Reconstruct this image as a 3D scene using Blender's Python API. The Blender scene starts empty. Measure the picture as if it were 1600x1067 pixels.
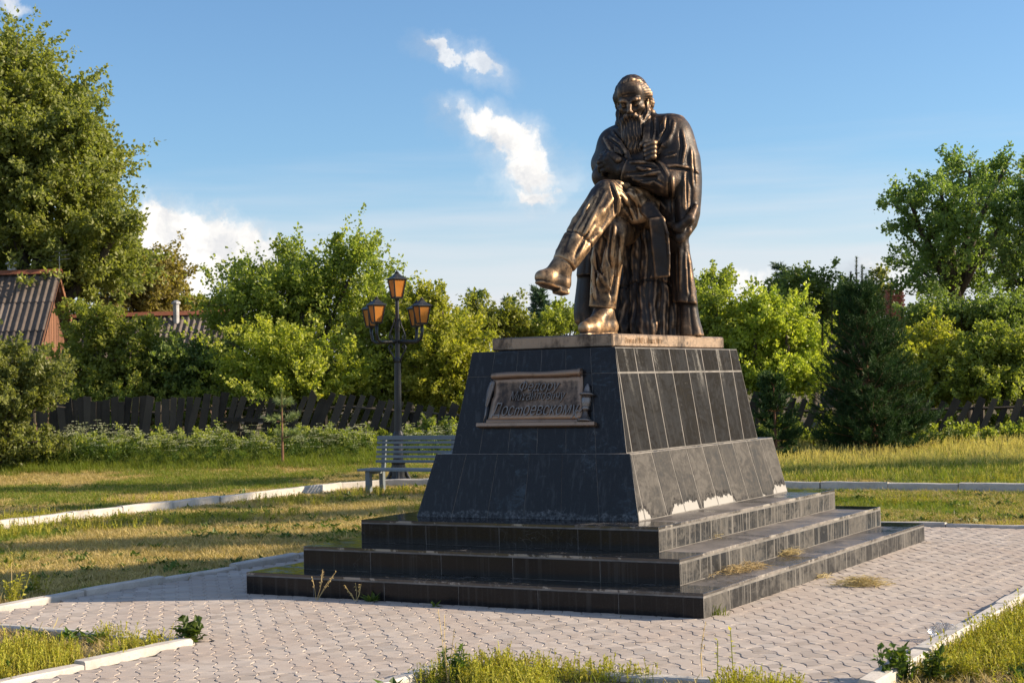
import bpy, bmesh, math, random
import numpy as np
from mathutils import Vector, Matrix

scene = bpy.context.scene
COL = scene.collection
R = math.radians

# ------------------------------------------------------------------ camera
CAM = np.array([6.56986, -13.20467, 1.69144])
YAW, PITCH, ROLL, FPX = R(-30.045334), R(1.587216), R(-1.471735), 2478.308752


def cam_axes():
    cy, sy, cp, sp = math.cos(YAW), math.sin(YAW), math.cos(PITCH), math.sin(PITCH)
    f = np.array([sy * cp, cy * cp, sp])
    r = np.array([cy, -sy, 0.0])
    u = np.cross(r, f)
    c, s = math.cos(ROLL), math.sin(ROLL)
    return c * r + s * u, -s * r + c * u, f


AXR, AXU, AXF = cam_axes()
cam_data = bpy.data.cameras.new('camera')
cam_data.lens = FPX * 36.0 / 1600.0
cam_data.sensor_width = 36.0
cam_data.clip_start = 0.1
cam_data.clip_end = 3000.0
cam_data.dof.use_dof = True
cam_data.dof.focus_distance = 14.3
cam_data.dof.aperture_fstop = 9.0
cam = bpy.data.objects.new('camera', cam_data)
COL.objects.link(cam)
m = Matrix.Identity(4)
for i in range(3):
    m[i][0], m[i][1], m[i][2], m[i][3] = AXR[i], AXU[i], -AXF[i], CAM[i]
cam.matrix_world = m
scene.camera = cam

# ------------------------------------------------------------------ light
SUN_AZ, SUN_EL = R(33.0), R(23.6)          # azimuth measured from +X towards +Y
sun_dir = np.array([math.cos(SUN_AZ) * math.cos(SUN_EL), math.sin(SUN_AZ) * math.cos(SUN_EL), math.sin(SUN_EL)])
sd = bpy.data.lights.new('sun', 'SUN')
sd.energy = 5.0
sd.angle = R(0.53)
sd.color = (1.0, 0.81, 0.58)
sun = bpy.data.objects.new('sun', sd)
COL.objects.link(sun)
sun.rotation_euler = Vector(-sun_dir).to_track_quat('-Z', 'Y').to_euler()
sun.location = (30, 20, 30)

scene.view_settings.view_transform = 'Standard'
scene.view_settings.look = 'None'
scene.view_settings.gamma = 1.0
scene.view_settings.exposure = 0.88
scene.view_settings.use_curve_mapping = False
scene.cycles.max_bounces = 6
scene.cycles.diffuse_bounces = 3
scene.cycles.glossy_bounces = 3
scene.cycles.transmission_bounces = 4
scene.cycles.use_denoising = True


# ------------------------------------------------------------------ node helper
class NT:
    """Short-hand for building node trees."""

    def __init__(self, tree):
        self.t = tree
        self.n = tree.nodes
        self.l = tree.links

    def node(self, kind, **kw):
        nd = self.n.new(kind)
        for k, v in kw.items():
            setattr(nd, k, v)
        return nd

    def put(self, sock, v):
        if isinstance(v, bpy.types.NodeSocket):
            self.l.new(v, sock)
        elif v is not None:
            sock.default_value = v

    def math(self, op, a, b=None, c=None, clamp=False):
        nd = self.node('ShaderNodeMath', operation=op, use_clamp=clamp)
        for i, v in enumerate((a, b, c)):
            self.put(nd.inputs[i], v)
        return nd.outputs[0]

    def vmath(self, op, a, b=None):
        nd = self.node('ShaderNodeVectorMath', operation=op)
        self.put(nd.inputs[0], a)
        if b is not None:
            self.put(nd.inputs[1], b)
        return nd.outputs['Value' if op in ('DOT_PRODUCT', 'LENGTH', 'DISTANCE') else 'Vector']

    def noise(self, vec, scale, detail=4, rough=0.55, dist=0.0, out='Fac'):
        nd = self.node('ShaderNodeTexNoise')
        self.put(nd.inputs['Vector'], vec)
        nd.inputs['Scale'].default_value = scale
        nd.inputs['Detail'].default_value = detail
        nd.inputs['Roughness'].default_value = rough
        nd.inputs['Distortion'].default_value = dist
        return nd.outputs[out]

    def ramp(self, fac, stops, interp='LINEAR'):
        nd = self.node('ShaderNodeValToRGB')
        cr = nd.color_ramp
        cr.interpolation = interp
        while len(cr.elements) < len(stops):
            cr.elements.new(0.5)
        for e, (p, c) in zip(cr.elements, stops):
            e.position = p
            e.color = (c, c, c, 1) if not hasattr(c, '__len__') else (*c[:3], 1)
        self.put(nd.inputs[0], fac)
        return nd.outputs[0]

    def smooth(self, v, lo, hi):
        nd = self.node('ShaderNodeMapRange', interpolation_type='SMOOTHSTEP')
        self.put(nd.inputs[0], v)
        nd.inputs[1].default_value = lo
        nd.inputs[2].default_value = hi
        return nd.outputs[0]

    def mix(self, fac, a, b, blend='MIX'):
        nd = self.node('ShaderNodeMix', data_type='RGBA', blend_type=blend)
        self.put(nd.inputs[0], fac)
        for s, v in ((nd.inputs[6], a), (nd.inputs[7], b)):
            if isinstance(v, (tuple, list)):
                v = (*v[:3], 1)
            self.put(s, v)
        return nd.outputs[2]

    def mapping(self, vec, scale=(1, 1, 1), rot=(0, 0, 0), loc=(0, 0, 0)):
        nd = self.node('ShaderNodeMapping')
        self.put(nd.inputs[0], vec)
        nd.inputs['Scale'].default_value = scale
        nd.inputs['Rotation'].default_value = rot
        nd.inputs['Location'].default_value = loc
        return nd.outputs[0]

    def bump(self, h, strength, dist, normal=None):
        nd = self.node('ShaderNodeBump')
        nd.inputs['Strength'].default_value = strength
        nd.inputs['Distance'].default_value = dist
        self.put(nd.inputs['Height'], h)
        if normal is not None:
            self.put(nd.inputs['Normal'], normal)
        return nd.outputs[0]


def material(name):
    mt = bpy.data.materials.new(name)
    mt.use_nodes = True
    nt = NT(mt.node_tree)
    b = mt.node_tree.nodes['Principled BSDF']
    geo = nt.node('ShaderNodeNewGeometry')
    return mt, nt, b, geo.outputs['Position'], geo


# ------------------------------------------------------------------ sky
world = bpy.data.worlds.new('World')
scene.world = world
world.use_nodes = True
W = NT(world.node_tree)
for nd in list(W.n):
    W.n.remove(nd)
w_out = W.node('ShaderNodeOutputWorld')
w_bg = W.node('ShaderNodeBackground')
w_bg.inputs['Strength'].default_value = 0.08
sky = W.node('ShaderNodeTexSky', sky_type='NISHITA')
sky.sun_disc = False
sky.sun_elevation = SUN_EL
sky.sun_rotation = math.pi / 2 - SUN_AZ
sky.altitude = 100
sky.air_density = 1.0
sky.dust_density = 0.6
sky.ozone_density = 2.0


def ray_dir(px, py):
    d = AXF + (px - 800) / FPX * AXR - (py - 533.5) / FPX * AXU
    return d / np.linalg.norm(d)


w_geo = W.node('ShaderNodeTexCoord').outputs['Generated']   # view direction in the world shader
SKY_DIR = W.vmath('NORMALIZE', w_geo)


def cloud_blob(center, right, half_w, half_h, tilt=0.0):
    """Elliptical density bump on the celestial sphere."""
    up = np.cross(right, center)
    c, s = math.cos(tilt), math.sin(tilt)
    a = (c * right + s * up) / half_w
    b = (-s * right + c * up) / half_h
    da = W.vmath('DOT_PRODUCT', CL_DIR, tuple(a))
    db = W.vmath('DOT_PRODUCT', CL_DIR, tuple(b))
    f0 = W.vmath('DOT_PRODUCT', CL_DIR, tuple(center))
    r2 = W.math('MULTIPLY_ADD', da, da, W.math('MULTIPLY', db, db))
    v = W.math('SUBTRACT', 1.0, W.math('SQRT', r2))
    return W.math('MULTIPLY', v, W.math('GREATER_THAN', f0, 0.0))


# billowing warp so cloud outlines are ragged
wn = W.noise(SKY_DIR, 26.0, 6, 0.62, 0.0, 'Color')
wv = W.vmath('SCALE', W.vmath('SUBTRACT', wn, (0.5, 0.5, 0.5)))
wv.node.inputs['Scale'].default_value = 0.055
CL_DIR = W.vmath('ADD', SKY_DIR, wv)


def cloud(pixels):
    """Cloud described by (px, py, half_w, half_h, tilt) lobes seen from the square."""
    acc = None
    for px, py, hw, hh, tl in pixels:
        d = ray_dir(px, py)
        right = np.cross(d, [0, 0, 1.0])
        right /= np.linalg.norm(right)
        v = cloud_blob(d, right, hw / FPX, hh / FPX, R(tl))
        acc = v if acc is None else W.math('SMOOTH_MAX', acc, v, 0.12)
    return acc


c_mid = cloud([(740, 194, 50, 30, -8), (788, 220, 60, 42, -25), (832, 256, 46, 56, 70), (836, 298, 42, 28, 0)])
c_top = cloud([(706, 88, 40, 14, -12), (752, 98, 38, 24, -25)])
c_left = cloud([(250, 360, 75, 55, -20), (330, 400, 90, 60, -25), (270, 430, 110, 60, 0), (385, 420, 80, 46, -10), (300, 362, 80, 52, -20), (235, 345, 55, 42, 0), (345, 400, 70, 50, -30),])
c_low = cloud([(1180, 445, 260, 20, 0), (1370, 425, 75, 32, 0), (800, 470, 60, 18, 0), (1470, 440, 120, 26, 0), (20, 8, 50, 16, 0)])
# the same kind of scattered fair-weather cumulus over the rest of the sky
sepz = W.node('ShaderNodeSeparateXYZ')
W.put(sepz.inputs[0], SKY_DIR)
el = sepz.outputs['Z']
mask_n = W.noise(W.mapping(CL_DIR, (1.6, 1.6, 4.0)), 2.2, 3, 0.5)
away = W.vmath('DOT_PRODUCT', SKY_DIR, tuple(AXF))
c_rest = W.math('MULTIPLY', W.smooth(mask_n, 0.6, 0.7), W.smooth(away, 0.85, 0.6))
detail = W.noise(CL_DIR, 42.0, 7, 0.6)
dsh = W.math('MULTIPLY_ADD', detail, 1.0, -0.5)


def alpha_of(c, lo, hi, amt):
    return W.smooth(W.math('MULTIPLY_ADD', dsh, amt, c), lo, hi)


a_mid = alpha_of(c_mid, 0.0, 0.62, 0.8)
a_top = W.math('MULTIPLY', alpha_of(c_top, 0.05, 0.55, 0.9), 0.72)
a_left = alpha_of(c_left, -0.05, 0.4, 0.7)
a_low = W.math('MULTIPLY', alpha_of(c_low, 0.0, 0.9, 0.5), 0.7)
a_rest = W.math('MULTIPLY', c_rest, 0.8)
# thin veil near the horizon
streak = W.noise(W.mapping(SKY_DIR, (3, 3, 40)), 2.0, 4, 0.5)
veil = W.math('MULTIPLY', W.smooth(W.math('MULTIPLY_ADD', streak, 0.07, el), 0.19, 0.075), 0.85)
acc = veil
h_mid = W.math('MULTIPLY', alpha_of(c_mid, -0.75, 0.6, 0.9), 0.34)
h_top = W.math('MULTIPLY', alpha_of(c_top, -0.9, 0.7, 0.9), 0.26)
h_left = W.math('MULTIPLY', alpha_of(c_left, -0.35, 0.5, 0.9), 0.5)
a_mid = W.math('MAXIMUM', W.math('MAXIMUM', a_mid, h_mid), W.math('MAXIMUM', h_top, h_left))
a_sum = W.math('MAXIMUM', W.math('MAXIMUM', a_mid, a_top), W.math('MAXIMUM', W.math('MAXIMUM', a_left, a_low), a_rest))
# soft self shading inside the clouds: the noise field sampled a little towards the sun
lit_dir = W.vmath('ADD', CL_DIR, tuple(sun_dir * 0.018))
detail2 = W.noise(lit_dir, 20.0, 5, 0.55)
detail1 = W.noise(CL_DIR, 20.0, 5, 0.55)
sh = W.math('MULTIPLY_ADD', W.math('SUBTRACT', detail1, detail2), 3.2, W.math('MULTIPLY_ADD', W.noise(CL_DIR, 9.0, 3, 0.5), 1.6, -0.2), clamp=True)
cloud_col = W.mix(sh, (3.9, 4.15, 4.6), (7.6, 7.35, 7.0))
veil_col = (5.6, 5.7, 6.0)
tint = W.mix(1.0, sky.outputs[0], (0.80, 1.0, 1.17), 'MULTIPLY')
col = W.mix(veil, tint, veil_col)
col = W.mix(a_sum, col, cloud_col)
W.put(w_bg.inputs['Color'], col)
W.l.new(w_bg.outputs[0], w_out.inputs[0])


# ------------------------------------------------------------------ scene graph helpers
def link(o, parent=None):
    COL.objects.link(o)
    if parent is not None:
        o.parent = parent
    return o


def tag(o, label=None, cat=None, group=None, kind=None):
    if label:
        o['label'] = label
    if cat:
        o['category'] = cat
    if group:
        o['group'] = group
    if kind:
        o['kind'] = kind
    return o


def empty(name, loc=(0, 0, 0), rz=0.0):
    o = bpy.data.objects.new(name, None)
    o.empty_display_size = 0.1
    o.location = loc
    o.rotation_euler = (0, 0, rz)
    return link(o)


def obj(name, mesh, parent=None, mat=None, smooth=False, loc=None):
    if mat is not None and not mesh.materials:
        mesh.materials.append(mat)
    if smooth:
        mesh.polygons.foreach_set('use_smooth', [True] * len(mesh.polygons))
    o = bpy.data.objects.new(name, mesh)
    if loc is not None:
        o.location = loc
    return link(o, parent)


def mesh_np(name, verts, faces):
    """faces: (n,k) int array, every face with k corners."""
    verts = np.asarray(verts, np.float32).reshape(-1, 3)
    faces = np.asarray(faces, np.int32)
    me = bpy.data.meshes.new(name)
    n, k = faces.shape
    me.vertices.add(len(verts))
    me.vertices.foreach_set('co', verts.ravel())
    me.loops.add(n * k)
    me.loops.foreach_set('vertex_index', faces.ravel())
    me.polygons.add(n)
    me.polygons.foreach_set('loop_start', np.arange(0, n * k, k, dtype=np.int32))
    me.polygons.foreach_set('use_smooth', np.zeros(n, bool))
    me.update(calc_edges=True)
    return me


class MB:
    """Collects simple solids into one mesh."""

    def __init__(self):
        self.v, self.f = [], []

    def add(self, vs, fs):
        b = len(self.v)
        self.v += [tuple(map(float, p)) for p in vs]
        self.f += [tuple(b + i for i in q) for q in fs]
        return self

    def box(self, lo, hi, M=None):
        c = [(x, y, z) for z in (lo[2], hi[2]) for y in (lo[1], hi[1]) for x in (lo[0], hi[0])]
        if M is not None:
            c = [M @ Vector(p) for p in c]
        return self.add(c, [(0, 2, 3, 1), (4, 5, 7, 6), (0, 1, 5, 4), (2, 6, 7, 3), (0, 4, 6, 2), (1, 3, 7, 5)])

    def tube(self, pts, rad, n=8, cap=True, squash=None):
        pts = [np.array(p, float) for p in pts]
        if not hasattr(rad, '__len__'):
            rad = [rad] * len(pts)
        rings, prev = [], None
        for i, p in enumerate(pts):
            d = pts[min(i + 1, len(pts) - 1)] - pts[max(i - 1, 0)]
            d /= np.linalg.norm(d) + 1e-9
            if prev is None:
                prev = np.array([0, 0, 1.0]) if abs(d[2]) < 0.9 else np.array([1.0, 0, 0])
            a = prev - d * (prev @ d)
            a /= np.linalg.norm(a) + 1e-9
            prev = a
            b = np.cross(d, a)
            rings.append([p + rad[i] * (math.cos(2 * math.pi * k / n) * a + math.sin(2 * math.pi * k / n) * b) for k in range(n)])
        vs = [q for rg in rings for q in rg]
        fs = []
        for i in range(len(pts) - 1):
            for k in range(n):
                k2 = (k + 1) % n
                fs.append((i * n + k, i * n + k2, (i + 1) * n + k2, (i + 1) * n + k))
        if cap:
            fs.append(tuple(range(n - 1, -1, -1)))
            fs.append(tuple((len(pts) - 1) * n + k for k in range(n)))
        return self.add(vs, fs)

    def lathe(self, prof, n=16, at=(0, 0, 0), phase=0.0):
        vs, fs = [], []
        for r_, z in prof:
            for k in range(n):
                a = 2 * math.pi * k / n + phase
                vs.append((at[0] + r_ * math.cos(a), at[1] + r_ * math.sin(a), at[2] + z))
        for i in range(len(prof) - 1):
            for k in range(n):
                k2 = (k + 1) % n
                fs.append((i * n + k, i * n + k2, (i + 1) * n + k2, (i + 1) * n + k))
        fs.append(tuple(range(n - 1, -1, -1)))
        fs.append(tuple((len(prof) - 1) * n + k for k in range(n)))
        return self.add(vs, fs)

    def mesh(self, name):
        me = bpy.data.meshes.new(name)
        me.from_pydata(self.v, [], self.f)
        me.update()
        return me

    def build(self, name, mat, parent=None, smooth=False, bevel=0.0, loc=None):
        me = self.mesh(name)
        if bevel:
            bm = bmesh.new()
            bm.from_mesh(me)
            bmesh.ops.bevel(bm, geom=bm.edges[:] + bm.verts[:], offset=bevel, segments=1, affect='EDGES', profile=0.7, clamp_overlap=True)
            bm.to_mesh(me)
            bm.free()
        return obj(name, me, parent, mat, smooth, loc)


def at(px, py, v):
    """World point seen at photo pixel (px, py), v metres in front of the camera (horizontal depth)."""
    d = AXF + (px - 800) / FPX * AXR - (py - 533.5) / FPX * AXU
    h = np.array([math.sin(YAW), math.cos(YAW), 0.0])
    return CAM + d * (v / (d @ h))


def on_y(px, py, y):
    """World point on the photo ray through (px, py) in the plane of given world y."""
    d = AXF + (px - 800) / FPX * AXR - (py - 533.5) / FPX * AXU
    return CAM + d * ((y - CAM[1]) / d[1])


def on_z(px, py, z=0.0):
    d = AXF + (px - 800) / FPX * AXR - (py - 533.5) / FPX * AXU
    return CAM + d * ((z - CAM[2]) / d[2])


HV = np.array([math.sin(YAW), math.cos(YAW)])


def depth(x, y):
    return (np.asarray(x) - CAM[0]) * HV[0] + (np.asarray(y) - CAM[1]) * HV[1]


def ground_z(x, y):
    """Flat square, gently rising behind the lawn to the garden fences."""
    v = depth(x, y)
    t = np.clip((v - 29.0) / 10.0, 0, None)
    return 0.5 * np.where(t < 1, t * t * (1.6 - 0.6 * t), 1 + 0.35 * np.minimum(t - 1, 6.0))


def on_ground(px, v):
    p = at(px, 600, v)
    return np.array([p[0], p[1], float(ground_z(p[0], p[1]))])
# ------------------------------------------------------------------ sculpting kit (distance fields -> mesh)
def _seg(Pn, a, b):
    a = np.asarray(a, np.float32)
    b = np.asarray(b, np.float32)
    ab = b - a
    t = np.clip(((Pn - a) @ ab) / (ab @ ab + 1e-9), 0, 1)
    return t, Pn - a - t[..., None] * ab


class Sculpt:
    def __init__(self, h):
        self.h = h
        self.items = []

    def _add(self, fn, lo, hi, op, k):
        self.items.append((fn, np.asarray(lo, float), np.asarray(hi, float), op, k))
        return self

    def cap(self, a, b, ra, rb=None, op='add', k=0.04, squash=None, s=1.0):
        rb = ra if rb is None else rb
        a, b = np.asarray(a, float), np.asarray(b, float)
        if squash is not None:
            n = np.asarray(squash, float)
            n = n / np.linalg.norm(n)

        def fn(Pn):
            t, d = _seg(Pn, a, b)
            if squash is not None:
                d = d + (d @ n.astype(np.float32))[..., None] * n.astype(np.float32) * (1 / s - 1)
                return (np.linalg.norm(d, axis=-1) - (ra + (rb - ra) * t)) * min(1, s ** 0.5)
            return np.linalg.norm(d, axis=-1) - (ra + (rb - ra) * t)
        rm = max(ra, rb)
        return self._add(fn, np.minimum(a, b) - rm, np.maximum(a, b) + rm, op, k)

    def chain(self, pts, rad, op='add', k=0.04, squash=None, s=1.0):
        if not hasattr(rad, '__len__'):
            rad = [rad] * len(pts)
        for i in range(len(pts) - 1):
            self.cap(pts[i], pts[i + 1], rad[i], rad[i + 1], op, k, squash, s)
        return self

    def ell(self, c, r, M=None, op='add', k=0.04):
        c = np.asarray(c, float)
        r = np.asarray(r, np.float32)

        def fn(Pn):
            q = Pn - c.astype(np.float32)
            if M is not None:
                q = q @ np.asarray(M, np.float32).T
            k0 = np.linalg.norm(q / r, axis=-1)
            k1 = np.linalg.norm(q / (r * r), axis=-1)
            return k0 * (k0 - 1) / (k1 + 1e-6)
        rm = float(max(r))
        return self._add(fn, c - rm, c + rm, op, k)

    def rbox(self, c, half, M=None, rad=0.01, op='add', k=0.01):
        c = np.asarray(c, float)
        hf = np.asarray(half, np.float32) - rad

        def fn(Pn):
            q = Pn - c.astype(np.float32)
            if M is not None:
                q = q @ np.asarray(M, np.float32).T
            q = np.abs(q) - hf
            return np.linalg.norm(np.maximum(q, 0), axis=-1) + np.minimum(q.max(-1), 0) - rad
        rm = float(np.linalg.norm(half))
        return self._add(fn, c - rm, c + rm, op, k)

    def drape(self, rows, wc, b, nf=4.0, A=.02, tw=0.0, ph0=0.0, k=.03, y_ref=.42, A0=.3, soft_top=False):
        """Hanging cloth: elliptical tube through rows (py, px_left, px_right) with straight vertical folds deepening to the hem."""
        E1_ = np.array([math.cos(YAW), -math.sin(YAW)])
        E2_ = np.array([math.sin(YAW), math.cos(YAW)])
        pts = [(on_y((l_ + r_) / 2, py, y_ref), (r_ - l_) / 2 / 168.0) for py, l_, r_ in rows]
        zs = np.array([p[2] for p, a_ in pts])[::-1]
        sc_ = np.array([p[:2] @ E1_ for p, a_ in pts])[::-1]
        aa = np.array([a_ for p, a_ in pts])[::-1]
        w0 = np.mean([p[:2] @ E2_ for p, a_ in pts]) + wc
        z0, z1 = zs[0], zs[-1]

        def fn(Pn):
            z = Pn[..., 2]
            a_ = np.interp(z, zs, aa)
            u_ = (Pn[..., :2] @ E1_ - np.interp(z, zs, sc_)) / a_
            bb = b * np.sin(np.pi / 2 * np.clip((z1 + .02 - z) / .42, .05, 1)) ** .55 if soft_top else b
            v_ = (Pn[..., :2] @ E2_ - w0) / bb
            r_ = np.sqrt(u_ * u_ + v_ * v_) + 1e-6
            ph = np.arctan2(v_, u_)
            grow = A0 + (1 - A0) * np.clip((z1 - z) / (z1 - z0), 0, 1)
            f_ = np.abs(np.sin(ph * nf / 2 + ph0 + tw * z)) ** .7 - .62
            d = (r_ - 1) * np.minimum(a_, b) - A * grow * f_
            return np.maximum(np.maximum(d, z - z1 - .02), z0 - z)
        c_ = np.array([*(E1_ * sc_.mean() + E2_ * w0), 0])
        m_ = max(aa.max(), b) + np.ptp(sc_) + .05
        return self._add(fn, (c_[0] - m_, c_[1] - m_, z0), (c_[0] + m_, c_[1] + m_, z1 + .02), 'add', k)

    def mesh(self, name, displace=None):
        h = self.h
        lo = np.min([i[1] for i in self.items if i[3] == 'add'], 0) - 4 * h - 0.03
        hi = np.max([i[2] for i in self.items if i[3] == 'add'], 0) + 4 * h + 0.03
        n = np.ceil((hi - lo) / h).astype(int) + 1
        D = np.full(n, 0.3, np.float32)
        ax = [(lo[i] + h * np.arange(n[i])).astype(np.float32) for i in range(3)]
        for fn, l, u, op, k in self.items:
            pad = max(k, 2 * h) + 0.02
            i0 = np.clip(np.floor((l - pad - lo) / h).astype(int), 0, n - 1)
            i1 = np.clip(np.ceil((u + pad - lo) / h).astype(int) + 1, 1, n)
            if np.any(i1 <= i0):
                continue
            sl = tuple(slice(a, b) for a, b in zip(i0, i1))
            G = np.stack(np.meshgrid(*[ax[j][sl[j]] for j in range(3)], indexing='ij'), -1)
            d = fn(G).astype(np.float32)
            A = D[sl]
            if op == 'add':
                hh = np.clip(0.5 + 0.5 * (A - d) / k, 0, 1)
                D[sl] = A * (1 - hh) + d * hh - k * hh * (1 - hh)
            else:
                hh = np.clip(0.5 - 0.5 * (A + d) / k, 0, 1)
                D[sl] = A * (1 - hh) - d * hh + k * hh * (1 - hh)
        if displace is not None:
            band = np.abs(D) < 5 * h
            idx = np.nonzero(band)
            Pn = np.stack([ax[j][idx[j]] for j in range(3)], -1)
            D[idx] += displace(Pn).astype(np.float32)
        return surface_nets(name, D, lo, h)


def surface_nets(name, D, lo, h):
    S = D < 0
    n = D.shape
    c = [slice(0, -1), slice(1, None)]
    corners = [(i, j, k) for i in (0, 1) for j in (0, 1) for k in (0, 1)]
    cnt = np.zeros((n[0] - 1, n[1] - 1, n[2] - 1), np.int8)
    for i, j, k in corners:
        cnt += S[c[i], c[j], c[k]]
    act = (cnt > 0) & (cnt < 8)
    ci = np.argwhere(act)
    ids = np.full(act.shape, -1, np.int32)
    ids[act] = np.arange(len(ci))
    acc = np.zeros((len(ci), 3), np.float32)
    num = np.zeros(len(ci), np.float32)
    val = {q: D[ci[:, 0] + q[0], ci[:, 1] + q[1], ci[:, 2] + q[2]] for q in corners}
    for a in corners:
        for axis in range(3):
            if a[axis] == 1:
                continue
            b = list(a)
            b[axis] = 1
            b = tuple(b)
            va, vb = val[a], val[b]
            x = (va < 0) != (vb < 0)
            t = np.where(x, va / np.where(x, va - vb, 1), 0)
            p = np.tile(np.array(a, np.float32), (len(ci), 1))
            p[:, axis] = t
            acc[x] += p[x]
            num[x] += 1
    V = (ci + acc / np.maximum(num, 1)[:, None]) * h + lo
    faces = []
    for axis in range(3):
        o1, o2 = [(1, 2), (2, 0), (0, 1)][axis]
        s0 = [slice(1, -1)] * 3
        s1 = [slice(1, -1)] * 3
        s0[axis] = slice(0, -1)
        s1[axis] = slice(1, None)
        A, B = S[tuple(s0)], S[tuple(s1)]
        e = np.argwhere(A != B)
        flip = A[tuple(e.T)]
        off = np.ones(3, int)
        off[axis] = 0
        e = e + off
        q = []
        for d1, d2 in ((1, 1), (0, 1), (0, 0), (1, 0)):
            g = e.copy()
            g[:, o1] -= d1
            g[:, o2] -= d2
            q.append(ids[tuple(g.T)])
        q = np.stack(q, 1)
        q[~flip] = q[~flip][:, ::-1]
        faces.append(q)
    F = np.concatenate(faces)
    F = F[(F >= 0).all(1)]
    # one light smoothing pass removes voxel stair steps
    for _ in range(2):
        s = np.zeros_like(V)
        w = np.zeros(len(V))
        for a, b in ((0, 1), (1, 2), (2, 3), (3, 0)):
            np.add.at(s, F[:, a], V[F[:, b]])
            np.add.at(s, F[:, b], V[F[:, a]])
            np.add.at(w, F[:, a], 1)
            np.add.at(w, F[:, b], 1)
        V = V + 0.5 * (s / np.maximum(w, 1)[:, None] - V)
    return mesh_np(name, V, F)


def wob(Pn, freq, seed=0):
    """Cheap smooth 3D wobble in -1..1."""
    rs = np.random.RandomState(seed)
    out = 0
    for i in range(5):
        d = rs.randn(3)
        d = d / np.linalg.norm(d) * freq * (0.7 + 0.25 * i)
        out = out + np.sin(Pn @ d + rs.rand() * 6.28)
    return out / 5


# ------------------------------------------------------------------ bronze
def bronze_material(name, gold, patina):
    """Cast bronze: dark patina with lighter rubbed metal on the proud edges."""
    mt, nt, b, pos, geo = material(name)
    n1 = nt.noise(pos, 3.2, 5, 0.6, 0.4)
    n2 = nt.noise(pos, 22.0, 5, 0.65)
    streak = nt.noise(nt.mapping(pos, (14, 14, 1.6)), 1.6, 4, 0.6)
    point = nt.smooth(geo.outputs['Pointiness'], 0.485, 0.535)
    w = nt.math('MULTIPLY_ADD', n1, 1.3, -0.65)
    w = nt.math('MULTIPLY_ADD', n2, 0.55, w)
    w = nt.math('MULTIPLY_ADD', streak, 0.5, w)
    w = nt.math('MULTIPLY_ADD', point, 0.42, w)
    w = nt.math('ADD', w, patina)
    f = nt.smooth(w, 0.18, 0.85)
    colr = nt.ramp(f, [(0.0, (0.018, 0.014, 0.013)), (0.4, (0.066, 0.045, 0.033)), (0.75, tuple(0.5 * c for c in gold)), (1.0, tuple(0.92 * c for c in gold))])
    nt.put(b.inputs['Base Color'], colr)
    nt.put(b.inputs['Metallic'], nt.math('MULTIPLY_ADD', f, 0.55, 0.3))
    nt.put(b.inputs['Roughness'], nt.math('MULTIPLY_ADD', n2, 0.3, 0.33))
    h = nt.math('ADD', nt.noise(pos, 60, 4, 0.6), nt.math('MULTIPLY', n2, 1.2))
    nt.put(b.inputs['Normal'], nt.bump(h, 0.35, 0.006))
    return mt


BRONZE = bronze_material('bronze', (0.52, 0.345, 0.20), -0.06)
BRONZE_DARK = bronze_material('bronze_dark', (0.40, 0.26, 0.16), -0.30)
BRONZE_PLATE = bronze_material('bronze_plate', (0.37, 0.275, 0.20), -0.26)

ZT = 2.108                      # top of the bronze base plate
statue = tag(empty('bronze_statue', (0.05, 0.1, 1.99)), 'bronze statue of a bearded man seated cross legged on a tree stump', 'statue')


def place(o):
    """Children keep the world coordinates they were sculpted in."""
    o.matrix_parent_inverse = statue.matrix_basis.inverted()
    return o


def sculpted(name, sc, mat, parent, displace=None):
    me = sc.mesh(name, displace)
    o = obj(name, me, parent, mat, smooth=True)
    if parent is statue:
        o.matrix_parent_inverse = statue.matrix_basis.inverted()
    return o


V3 = lambda *a: np.array(a, float)
VIEW = V3(0.45, -0.89, 0.0)      # horizontally from the statue towards the square's path

# ---- tree stump
sc = Sculpt(0.011)
sc.cap((0.10, 0.68, ZT - 0.02), (0.10, 0.66, 3.12), 0.37, 0.355, k=0.05)
sc.rbox((0.10, 0.66, 3.3), (0.6, 0.6, 0.16), op='sub', k=0.04)
for ang, ln, w in ((85, 0.06, 0.12), (150, 0.1, 0.12), (-75, 0.05, 0.1), (-150, 0.12, 0.1), (-118, 0.05, 0.08)):
    dx, dy = math.cos(R(ang)), math.sin(R(ang))
    b0 = V3(0.10 + 0.34 * dx, 0.68 + 0.34 * dy, 2.55)
    b1 = V3(0.10 + (0.36 + ln * 0.5) * dx, 0.68 + (0.36 + ln * 0.5) * dy, ZT + 0.12)
    b2 = V3(0.10 + (0.36 + ln) * dx, 0.68 + (0.36 + ln) * dy, ZT + 0.02)
    sc.chain([b0, b1, b2], [w * 0.45, w * 0.75, w * 0.6], k=0.16)
sc.rbox((0.1, 0.6, ZT - 0.34), (1.2, 1.2, 0.33), op='sub', k=0.005)


def bark(Pn):
    a = np.arctan2(Pn[:, 1] - 0.67, Pn[:, 0] - 0.10)
    z = Pn[:, 2]
    g = np.sin(a * 23 + 1.3 * np.sin(z * 5 + a * 3) + 0.5 * np.sin(z * 21 + 5 * a))
    g2 = np.sin(a * 57 + 2.0 * np.sin(z * 9 + a * 7))
    cross = np.sin(z * 48 + 4 * np.sin(a * 9))
    seam = np.exp(-((z - 2.62 - 0.03 * np.sin(a * 4)) / 0.012) ** 2)
    return 0.013 * np.abs(g) ** 0.7 * np.sign(-g) * 0.8 + 0.005 * g2 + 0.003 * cross + 0.014 * seam


sculpted('tree_stump', sc, BRONZE_DARK, statue, bark)

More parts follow.
